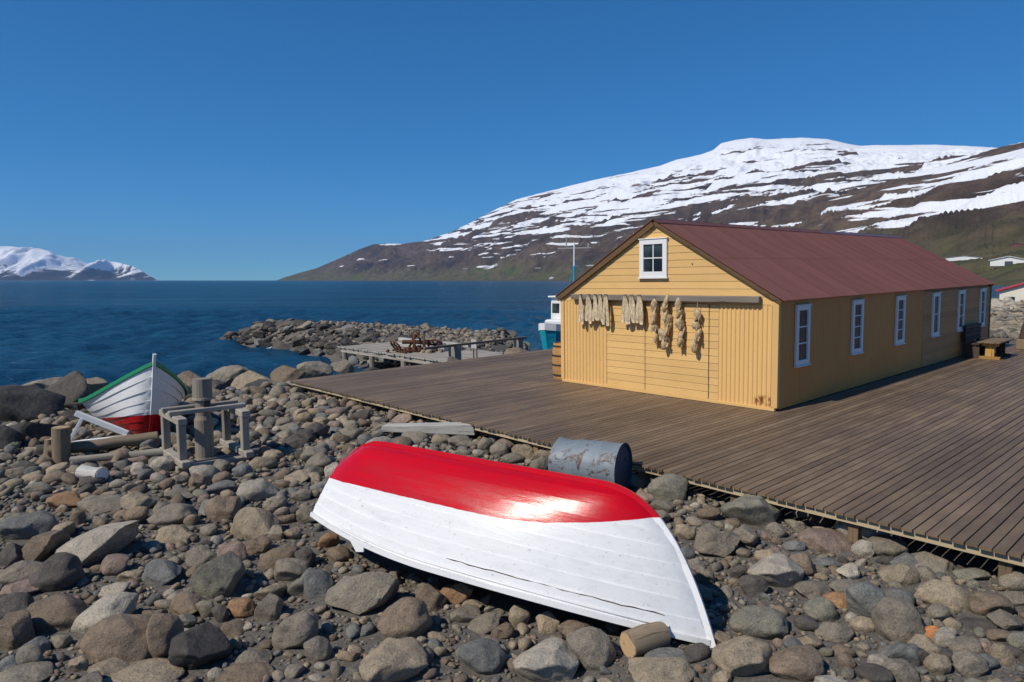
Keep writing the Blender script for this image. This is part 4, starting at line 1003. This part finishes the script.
T0 = gp(69, 448); tz = bh(T0.x, T0.y)
tr = empty('trestle', Matrix.Translation((T0.x, T0.y, tz + .1))); tag(tr, 'small white A-shaped timber trestle leaning beside the upright boat', 'trestle')
MB().bar((0, 0, .03), (.98, .22, .1), .07, .08).build('base_rail', M['white_paint'], tr, bevel=.006)
MB().bar((.02, 0, .08), (.24, .07, .5), .06, .06).build('brace', M['white_paint'], tr, bevel=.006)
MB().bar((.12, .07, .6), (.98, .26, .16), .09, .1).build('top_rail', M['white_paint'], tr, bevel=.006)
def log(name, p0, p1, r0, r1, label, cat='log', seed=1, mat='log', end='log_end', white=False):
    p0 = Vector(p0); p1 = Vector(p1); d = (p1 - p0); Lg = d.length; x = d.normalized(); y = Vector((0, 0, 1)).cross(x).normalized(); z = x.cross(y)
    m = Matrix(((x.x, y.x, z.x, p0.x), (x.y, y.y, z.y, p0.y), (x.z, y.z, z.z, p0.z), (0, 0, 0, 1)))
    root = empty(name, m); tag(root, label, cat); r = random.Random(seed); n = max(2, int(Lg / .3))
    pts = [(Lg * i / n, r.uniform(-.12, .12) * r0 if 0 < i < n else 0, r.uniform(-.12, .12) * r0 if 0 < i < n else 0) for i in range(n + 1)]
    rad = [(r0 + (r1 - r0) * i / n) * r.uniform(.95, 1.05) for i in range(n + 1)]
    MB().tube(pts, rad, 22, jit=.025, seed=seed).build('bark', M[mat], root, smooth='auto')
    MB().tube([(-.006, 0, 0), (-.002, 0, 0)], r0 * .9, 14).build('cut_end', M[end], root); MB().tube([(Lg + .002, 0, 0), (Lg + .006, 0, 0)], r1 * .9, 14).build('cut_end', M[end], root)
    return root
def g3(px, py, up):
    z = -.46 + up
    for _ in range(4): p = ground_at(px, py, z); z = bh(p.x, p.y) + up
    return Vector((p.x, p.y, z))
log('log', g3(49, 451, .18), g3(158, 437, .22), .10, .11, 'long brown log lying in front of the upright boat', seed=2)
log('log', g3(71, 460, .14), g3(174, 451, .14), .06, .07, 'thin grey pole on the stones just below the long brown log', seed=3, mat='grey_wood', end='grey_wood')
p = g3(62, 462, 0); log('mooring_post', p, p + Vector((.02, 0, .62)), .135, .14, 'short thick round post standing left of the logs', 'post', 5, 'log', 'log_end')
p = g3(49, 460, 0); log('mooring_post', p, p + Vector((0, .05, .36)), .08, .08, 'low thin round post at the left end of the long log', 'post', 6, 'log', 'log_end')
log('log', g3(102, 475, .12), g3(82, 472, .13), .115, .115, 'short fat log stub with white painted end among the cobbles', seed=7, end='white_paint', mat='pale_wood')
log('log', g3(628, 645, .1), g3(662, 634, .1), .115, .11, 'short cut log wedged under the bow of the overturned boat', seed=8)
a = g3(381, 427, .2); b_ = g3(476, 428, .22); d = (b_ - a); Lg = d.length
x = d.normalized(); y = Vector((0, 0, 1)).cross(x).normalized(); z = x.cross(y)
bt = Matrix(((x.x, y.x, z.x, a.x), (x.y, y.y, z.y, a.y), (x.z, y.z, z.z, a.z), (0, 0, 0, 1)))
pb = MB(); pb.add([(0, -.05, -.09), (Lg, -.14, -.12), (Lg, .16, -.12), (.05, .12, -.09), (.03, -.05, .03), (Lg - .03, -.14, .1), (Lg, .16, .1), (.1, .12, .05)], [(3, 2, 1, 0), (4, 5, 6, 7), (0, 1, 5, 4), (1, 2, 6, 5), (2, 3, 7, 6), (3, 0, 4, 7)])
tag(pb.build('driftwood_plank', M['pale_wood'], None, bt, bevel=.01), 'thick whitish driftwood plank lying along the edge of the deck', 'plank')
# drum
dc = g3(590, 465, .40); da = Vector((.87, -.49, .02)).normalized(); R_ = .385; LD = 1.08
y = Vector((0, 0, 1)).cross(da).normalized(); z = da.cross(y); c0 = dc - da * LD / 2
dm = Matrix(((da.x, y.x, z.x, c0.x), (da.y, y.y, z.y, c0.y), (da.z, y.z, z.z, c0.z), (0, 0, 0, 1)))
dr = empty('drum', dm); tag(dr, 'dented blue-grey metal drum on its side behind the overturned boat', 'drum')
vs = []; fs = []; n = 36; prof = [(0, .93), (.02, .99), (.05, .95), (.2, .96), (.33, .97), (.36, 1.0), (.39, .97), (.55, .98), (.68, .98), (.71, 1.01), (.74, .98), (.9, .98), (.97, .98), (.985, 1.02), (1.0, 1.02)]
for (t, r) in prof:
    for k in range(n):
        a_ = 2 * math.pi * k / n; dn = 1 - .07 * max(0, 1 - t * 2.2) * max(0, mnoise.noise(Vector((t * 4, math.cos(a_) * 1.6, math.sin(a_) * 1.6))) + .25) * 2
        vs.append((t * LD, math.cos(a_) * R_ * r * dn, math.sin(a_) * R_ * r * dn))
for i in range(len(prof) - 1):
    for k in range(n): fs.append((i * n + k, i * n + (k + 1) % n, (i + 1) * n + (k + 1) % n, (i + 1) * n + k))
fs.append(tuple(reversed(range(n))))
MB().add(vs, [tuple(reversed(f)) for f in fs]).build('shell', M['drum'], dr, smooth=True)
vs = []; fs = []
for (t, r) in ((1.0, 1.02), (1.0, .97), (.965, .96), (.965, .0)):
    for k in range(n): a_ = 2 * math.pi * k / n; vs.append((t * LD, math.cos(a_) * R_ * r, math.sin(a_) * R_ * r))
for i in range(3):
    for k in range(n): fs.append((i * n + k, i * n + (k + 1) % n, (i + 1) * n + (k + 1) % n, (i + 1) * n + k))
MB().add(vs, [tuple(reversed(f)) for f in fs]).build('end_plate', M['drum_end'], dr)
MB().tube([(.97 * LD, .2, .1), (.985 * LD, .2, .1)], .035, 10).build('bung', M['drum_end'], dr)

# ------------------------------------------------------------------ barrel beside the warehouse, bench and table, brown tub
bp = deck_at(558, 378); bar = empty('wooden_barrel', SITE @ Matrix.Translation((-6.42, .42, 0))); tag(bar, 'orange wooden barrel with black hoops at the left corner of the warehouse', 'barrel')
NB = 16
for k in range(NB):
    b = MB(); vs = []
    for (zz, r) in ((0, .30), (.25, .335), (.5, .345), (.75, .335), (1.0, .30)):
        for rr_ in (r, r - .025):
            for s_ in (-.5, .5):
                a_ = 2 * math.pi * (k + s_ * .985) / NB; vs.append((rr_ * math.cos(a_), rr_ * math.sin(a_), zz))
    fs = []
    for i in range(4):
        o = i * 4; fs += [(o, o + 1, o + 5, o + 4), (o + 3, o + 2, o + 6, o + 7), (o + 2, o, o + 4, o + 6), (o + 1, o + 3, o + 7, o + 5)]
    fs += [(1, 0, 2, 3), (16, 17, 19, 18)]
    b.add(vs, fs).build('stave', M['orange_wood'], bar)
for zz, r in ((.12, .325), (.4, .346), (.66, .346), (.92, .322)):
    MB().tube([(0, 0, zz - .022), (0, 0, zz + .022)], r, 24).build('hoop', M['black_iron'], bar)
MB().tube([(0, 0, .955), (0, 0, .975)], .272, 20).build('lid', M['orange_wood'], bar)
bn = empty('wall_bench', SITE @ Matrix.Translation((.08, 13.0, 0))); tag(bn, 'dark high-backed wooden bench against the far end of the long wall', 'bench')
for v in (-.75, .75):
    MB().lim(.0, .48, v - .04, v + .04, 0, .42).build('side_panel', M['bench_dark'], bn, bevel=.006)
    MB().bar((.06, v, .3), (-.0 + .04, v, 1.02), .07, .09, up=(1, 0, 0)).build('back_post', M['bench_dark'], bn)
for i in range(3): MB().lim(.08 + i * .14, .2 + i * .14, -.85, .85, .422, .46).build('seat_slat', M['bench_dark'], bn, bevel=.004)
for i in range(4): MB().lim(.085, .115, -.85, .85, .52 + i * .13, .635 + i * .13).build('back_slat', M['bench_dark'], bn, bevel=.004)
tb = empty('wooden_table', SITE @ Matrix.Translation((.88, 12.7, 0))); tag(tb, 'low wooden table on ochre trestle legs in front of the dark bench', 'table')
for i in range(4): MB().lim(-.3 + i * .152, -.155 + i * .152, -.85, .85, .52, .56).build('top_board', M['post'], tb, bevel=.004)
for v, mt in ((-.62, 'bench_yellow'), (.62, 'bench_dark')):
    MB().lim(-.28, .28, v - .06, v + .06, 0, .09).build('leg_foot', M[mt], tb, bevel=.005); MB().lim(-.12, .12, v - .055, v + .055, .092, .42).build('leg', M[mt], tb, bevel=.005); MB().lim(-.22, .22, v - .05, v + .05, .422, .518).build('leg_head', M[mt], tb, bevel=.005)
q = deck_at(1024, 349); tub = empty('brown_tub', SITE @ Matrix.Translation((q.x + .12, q.y, 0))); tag(tub, 'brown tapered wooden tub on a block at the right edge', 'tub')
MB().box((0, 0, .18), (.62, .62, .36)).build('block', M['post'], tub, bevel=.02)
MB().tube([(0, 0, .362), (0, 0, .8), (0, 0, 1.0)], [.3, .22, .16], 14).build('body', M['bench_dark'], tub)

# ------------------------------------------------------------------ jetty behind the deck, rail, sign post, scrap
JW = -.36
jt = empty('jetty', SITE @ Matrix.Translation((0, 0, JW))); tag(jt, 'grey planked jetty running out from the left edge of the deck', 'jetty')
pk = MB(); r = random.Random(3)
for i in range(52):
    u = -23.0 + i * .205; pk.lim(u, u + .19, 2.2 + r.uniform(-.04, .04), 5.6 + r.uniform(-.04, .04), -.05 + r.uniform(-.004, .004), r.uniform(-.006, .006))
tag(pk.build('planking', M['grey_wood'], jt), kind='stuff')
for v in (2.35, 3.9, 5.4): MB().lim(-22.95, -12.4, v - .08, v + .08, -.25, -.056).build('bearer', M['grey_wood'], jt)
for u in (-22.7, -20.2, -17.6, -15):
    for v in (2.35, 5.4): MB().tube([(u, v, -2.4), (u, v, -.252)], .13, 10, jit=.05).build('pile', M['grey_wood_z'], jt)
def rail_pt(px, py, w): return deck_at(px, py, w)
rw = .38
ra, rb = deck_at(424, 348.5, rw), deck_at(526, 337.5, rw)
rl = empty('hand_rail', SITE.copy()); tag(rl, 'dark pole rail on two stubby posts along the back of the deck', 'rail')
MB().bar(ra, rb, .09, .09).build('rail', M['beam_wood'], rl, bevel=.01)
for px, py, rad, mt in ((452.5, 346, .19, 'concrete'), (518, 339, .16, 'concrete'), (447, 346.5, .05, 'grey_wood_z'), (513.5, 339.5, .06, 'grey_wood_z')):
    t = (px - 424) / 102; p = ra.lerp(rb, t) + Vector((-.12, .12, 0) if rad > .1 else (0, 0, 0))
    MB().tube([(p.x, p.y, -.75), (p.x, p.y, rw - (.02 if rad > .1 else .05))], rad, 14).build('post', M[mt], rl)
sp_ = deck_at(475, 357.5, -.2); sg = empty('sign_post', SITE @ Matrix.Translation((sp_.x, sp_.y, -.6))); tag(sg, 'small grey board on two thin legs beside the pole rail', 'sign')
MB().lim(-.12, -.07, -.03, .03, .0, 1.05).build('leg', M['grey_wood_z'], sg); MB().lim(.07, .12, -.03, .03, .0, 1.05).build('leg', M['grey_wood_z'], sg)
MB().lim(-.16, .16, -.05, -.032, .75, 1.1).build('board', M['pale_wood'], sg)
for i, (pa, pb_, lab) in enumerate((((400, 339), (470, 346), 'pale long timber lying on the jetty behind the rusty winch'), ((394, 344), (446, 349), 'second pale timber on the jetty nearer the rusty winch'))):
    a, b_ = deck_at(*pa, JW + .1), deck_at(*pb_, JW + .1)
    o = MB().bar(a, b_, .24, .16).build('timber', M['pale_wood'], None, SITE.copy(), bevel=.015); tag(o, lab, 'timber')
wp = deck_at(414, 352, JW); wn_ = empty('rusty_winch', SITE @ Matrix.Translation((wp.x, wp.y, JW)) @ Matrix.Rotation(.9, 4, 'Z')); tag(wn_, 'heap of rusty winch wheels and chain on the jetty', 'winch')
def ring(R, r_, c, ax, name):
    c = Vector(c); ax = Vector(ax).normalized(); x = ax.orthogonal().normalized(); y = ax.cross(x)
    MB().tube([c + (x * math.cos(a) + y * math.sin(a)) * R for a in [2 * math.pi * k / 20 for k in range(21)]], r_, 6, cap=False).build(name, M['rust'], wn_)
    for k in range(6):
        a = math.pi * k / 3; MB().bar(c, c + (x * math.cos(a) + y * math.sin(a)) * R, r_ * 1.1, r_ * 1.1, up=ax).build('spoke', M['rust'], wn_)
ring(.42, .04, (0, 0, .46), (1, .2, .1), 'wheel'); ring(.32, .05, (.45, .05, .4), (1, .1, 0), 'wheel'); ring(.28, .04, (-.75, -.2, .3), (.6, .5, .6), 'wheel'); ring(.3, .05, (.9, .3, .25), (.2, 1, .7), 'wheel')
MB().tube([(-.5, 0, .45), (.75, .1, .42)], .09, 10).build('shaft', M['rust'], wn_); MB().box((.2, .05, .1), (1.2, .5, .16)).build('bed_plate', M['rust'], wn_, bevel=.02)
MB().bar((-.3, .3, .1), (.3, -.1, .95), .07, .07).build('lever', M['rust'], wn_); MB().bar((.6, -.2, .05), (.1, .3, .8), .06, .06).build('lever', M['rust'], wn_)
ch = MB(); r = random.Random(9)
for k in range(60):
    a = r.uniform(0, 6.28); R_ = r.uniform(.2, 1.0); ch.box((R_ * math.cos(a) * 1.2, R_ * math.sin(a) * .6, .05 + r.uniform(0, .22) * (1.1 - R_)), (.16, .1, .08), Euler((r.uniform(0, 3), r.uniform(0, 3), r.uniform(0, 3))).to_matrix())
tag(ch.build('chain_heap', M['rust'], wn_, bevel=.02), kind='stuff')

# ------------------------------------------------------------------ turquoise fishing boat behind the warehouse
tbx = Vector((1.6, 33.2, SEA - .15)); tm = Matrix.Translation(tbx) @ Matrix.Rotation(math.radians(-118), 4, 'Z')
fb = empty('fishing_boat', tm); tag(fb, 'turquoise fishing boat with white wheelhouse and mast moored behind the warehouse', 'boat')
HL, HB_ = 7.5, 2.7
def fpt(t, s_, side):    # x back from the stem
    b = HB_ / 2 * min(1, (t / .35)) ** .55 * (1 - max(0, t - .7) * .5); z = -.5 + (2.55 - .75 * min(1, t * 1.6) + .1 * t) * s_
    return Vector((-t * HL + (.7 * (s_ - 1) * -1 * -.5 if t == 0 else 0) - (1 - s_) * .5 * (1 - t), side * b * (.25 + .75 * s_ ** .7), z))
vs = []; fs = []; nt, nq = 22, 8
for side in (1, -1):
    o = len(vs)
    for i in range(nt + 1):
        for j in range(nq + 1): vs.append(fpt(i / nt, j / nq, side))
    for i in range(nt):
        for j in range(nq):
            a = o + i * (nq + 1) + j; q4 = (a, a + nq + 1, a + nq + 2, a + 1); fs.append(q4 if side > 0 else tuple(reversed(q4)))
n1_ = (nt + 1) * (nq + 1)
for i in range(nt): a, b_ = i * (nq + 1) + nq, (i + 1) * (nq + 1) + nq; fs.append((b_, a, a + n1_, b_ + n1_))
fs.append(tuple(nt * (nq + 1) + j for j in range(nq + 1)) + tuple(n1_ + nt * (nq + 1) + j for j in reversed(range(nq + 1))))
MB().add(vs, fs).build('hull', M['teal_paint'], fb, smooth=False)
top = lambda t: fpt(t, 1, 1).z
for side in (1, -1):
    b = MB()
    for i in range(nt):
        p, q = fpt(i / nt, 1, side), fpt((i + 1) / nt, 1, side); b.bar(p + Vector((0, 0, .16)), q + Vector((0, 0, .16)), .05, .34)
    b.build('bulwark', M['white_paint'], fb)
MB().lim(-5.2, -2.5, -.85, .85, 1.15, 3.55).build('wheelhouse', M['white_paint'], fb, bevel=.06); MB().lim(-2.6, -1.4, -.7, .7, 1.15, 2.45).build('cabin', M['white_paint'], fb, bevel=.08)
for y in (-.55, 0, .55): MB().lim(-2.51, -2.485, y - .2, y + .2, 2.75, 3.25).build('window', M['glass'], fb)
MB().lim(-5.35, -2.35, -.95, .95, 3.552, 3.64).build('wheelhouse_roof', M['white_paint'], fb, bevel=.02)
MB().tube([(-3.6, 0, 3.6), (-3.6, 0, 5.2)], .055, 8).build('mast_foot', M['teal_paint'], fb); MB().tube([(-3.6, 0, 5.2), (-3.6, 0, 6.45)], .045, 8).build('mast', M['white_paint'], fb)
MB().bar((-3.6, -.95, 6.15), (-3.6, .95, 6.15), .05, .05).build('crosstree', M['grey_paint'], fb); MB().bar((-3.6, -.45, 6.15), (-3.6, -.45, 6.75), .05, .05).build('aerial', M['grey_paint'], fb); MB().bar((-3.6, .8, 6.17), (-3.6, .8, 6.38), .08, .08).build('lantern', M['grey_paint'], fb)
for k in (-1, 1): MB().tube([(-3.6, 0, 5.6), (-4.6, k * .8, 3.6)], .02, 5).build('stay', M['teal_paint'], fb)

# ------------------------------------------------------------------ buildings in the distance
def house(name, px, py, wpx, hpx, wall, roofm, label, depth=1.6, yaw=0.0, pos=None, D=None):
    if pos is None: pos, D = mountain_point(px, py)
    wm = wpx * D / F; hm = hpx * D / F; az = math.atan2(pos.x, pos.y)
    root = empty(name, Matrix.Translation(pos - Vector((0, 0, hm * .1))) @ Matrix.Rotation(-az + yaw, 4, 'Z')); tag(root, label, 'house'); dp = wm * depth
    MB().lim(-wm / 2, wm / 2, 0, dp, 0, hm * .62).add([(-wm / 2, 0, hm * .62), (wm / 2, 0, hm * .62), (0, 0, hm), (-wm / 2, dp, hm * .62), (wm / 2, dp, hm * .62), (0, dp, hm)], [(0, 1, 2), (5, 4, 3), (0, 2, 5, 3), (1, 4, 5, 2), (0, 3, 4, 1)]).build('wall', wall, root)
    for s_ in (-1, 1):
        nn = Vector((s_ * hm * .38, 0, wm / 2)).normalized() * (hm * .04)
        MB().bar(Vector((0, -dp * .02, hm)) + nn, Vector((s_ * wm * .54, -dp * .02, hm * .59)) + nn, hm * .03, hm * .05, up=nn).build('barge_board', roofm, root)
        MB().add([Vector((0, y, hm)) + nn * k for y in (-dp * .03, dp * 1.03) for k in (.4, 1.4)] + [Vector((s_ * wm * .55, y, hm * .585)) + nn * k for y in (-dp * .03, dp * 1.03) for k in (.4, 1.4)], [(0, 2, 3, 1), (4, 5, 7, 6), (0, 4, 6, 2), (1, 3, 7, 5), (0, 1, 5, 4), (2, 6, 7, 3)]).build('roof', roofm, root)
    return root, wm, hm
hs_, wm, hm = house('barn', 1008.5, 266.5, 24, 7.5, M['white_paint'], M['white_paint'], 'white gabled barn with a dark door on the slope at right', 1.4)
MB().lim(-wm * .1, wm * .12, -.15, -.03, 0, hm * .5).build('door', M['drum_end'], hs_)
house('greenhouse', 963, 261.5, 26, 4.0, M['white_paint'], M['concrete'], 'long low pale shed on the green slope above the roof end', .6)
house('farmhouse', 497, 266.5, 5, 3, M['white_paint'], M['white_paint'], 'tiny white farmhouse on the far green shore', 1.2)
house('farmhouse', 552, 279.3, 5, 2.5, M['white_paint'], M['red_roof'], 'tiny pale farmhouse at the waterline left of the yellow gable', 1.2)
house('farmhouse', 1017, 250, 9, 3.5, M['roof'], M['roof'], 'dark red farmhouse by the snow patch above the white barn', 1.2)
hp = ground_at(1019, 307, -.7); hp.z = bh(hp.x, hp.y) - .1
hr_ = empty('house', Matrix.Translation((hp.x, hp.y, hp.z)) @ Matrix.Rotation(-.6, 4, 'Z')); tag(hr_, 'cream house with red roof by the water at the right edge', 'house')
MB().lim(-2.1, 7, 0, 9, 0, 1.7).add([(-2.1, 0, 1.7), (7, 0, 1.7), (2.45, 0, 3.25), (-2.1, 9, 1.7), (7, 9, 1.7), (2.45, 9, 3.25)], [(0, 1, 2), (5, 4, 3), (0, 2, 5, 3), (1, 4, 5, 2)]).build('wall', M['cream_wall'], hr_)
for s_ in (-1, 1):
    MB().bar((2.45, 4.5, 3.38), (2.45 + s_ * 4.95, 4.5, 1.7), 9.7, .14, up=(s_ * .34, 0, 1)).build('roof', M['red_roof'], hr_)
MB().lim(-1.4, -.5, -.06, -.01, .5, 1.0).build('window', M['glass'], hr_)
# gulls
for px, py, lab in ((269, 349.5, 'white gull afloat in the inlet, nearer the shore boulders'), (277.5, 345, 'white gull afloat in the inlet, nearer the breakwater')):
    p = ground_at(px, py, SEA); g = empty('gull', Matrix.Translation((p.x, p.y, SEA)) @ Matrix.Rotation(.6, 4, 'Z') @ Matrix.Scale(.7, 4)); tag(g, lab, 'gull', 'gulls on the water')
    MB().tube([(-.2, 0, .06), (-.12, 0, .09), (0, 0, .1), (.12, 0, .1), (.18, 0, .16), (.2, 0, .22), (.24, 0, .235), (.28, 0, .225)], [.01, .05, .085, .075, .04, .04, .035, .008], 10).build('body', M['white_paint'], g, smooth=True)
    MB().tube([(-.26, 0, .09), (-.1, 0, .135), (.06, 0, .14)], [.01, .06, .03], 8).build('wing', M['grey_paint'], g, smooth=True); MB().tube([(.272, 0, .226), (.33, 0, .21)], [.012, .003], 6).build('beak', M['bench_yellow'], g)
# ------------------------------------------------------------------ haze over the fjord
def haze_mat():
    t = NT('sea_air'); t.n.remove(t.p); pv = t.n.new('ShaderNodeVolumePrincipled')
    pv.inputs['Color'].default_value = (.36, .6, 1.0, 1); pv.inputs['Density'].default_value = 2.6e-5; pv.inputs['Anisotropy'].default_value = .0
    t.link(pv.outputs[0], t.out.inputs['Volume']); return t.m
hz = MB().lim(-29500, 29500, -29500, 29500, -15, 1500).build('haze', haze_mat()); tag(hz, kind='stuff')
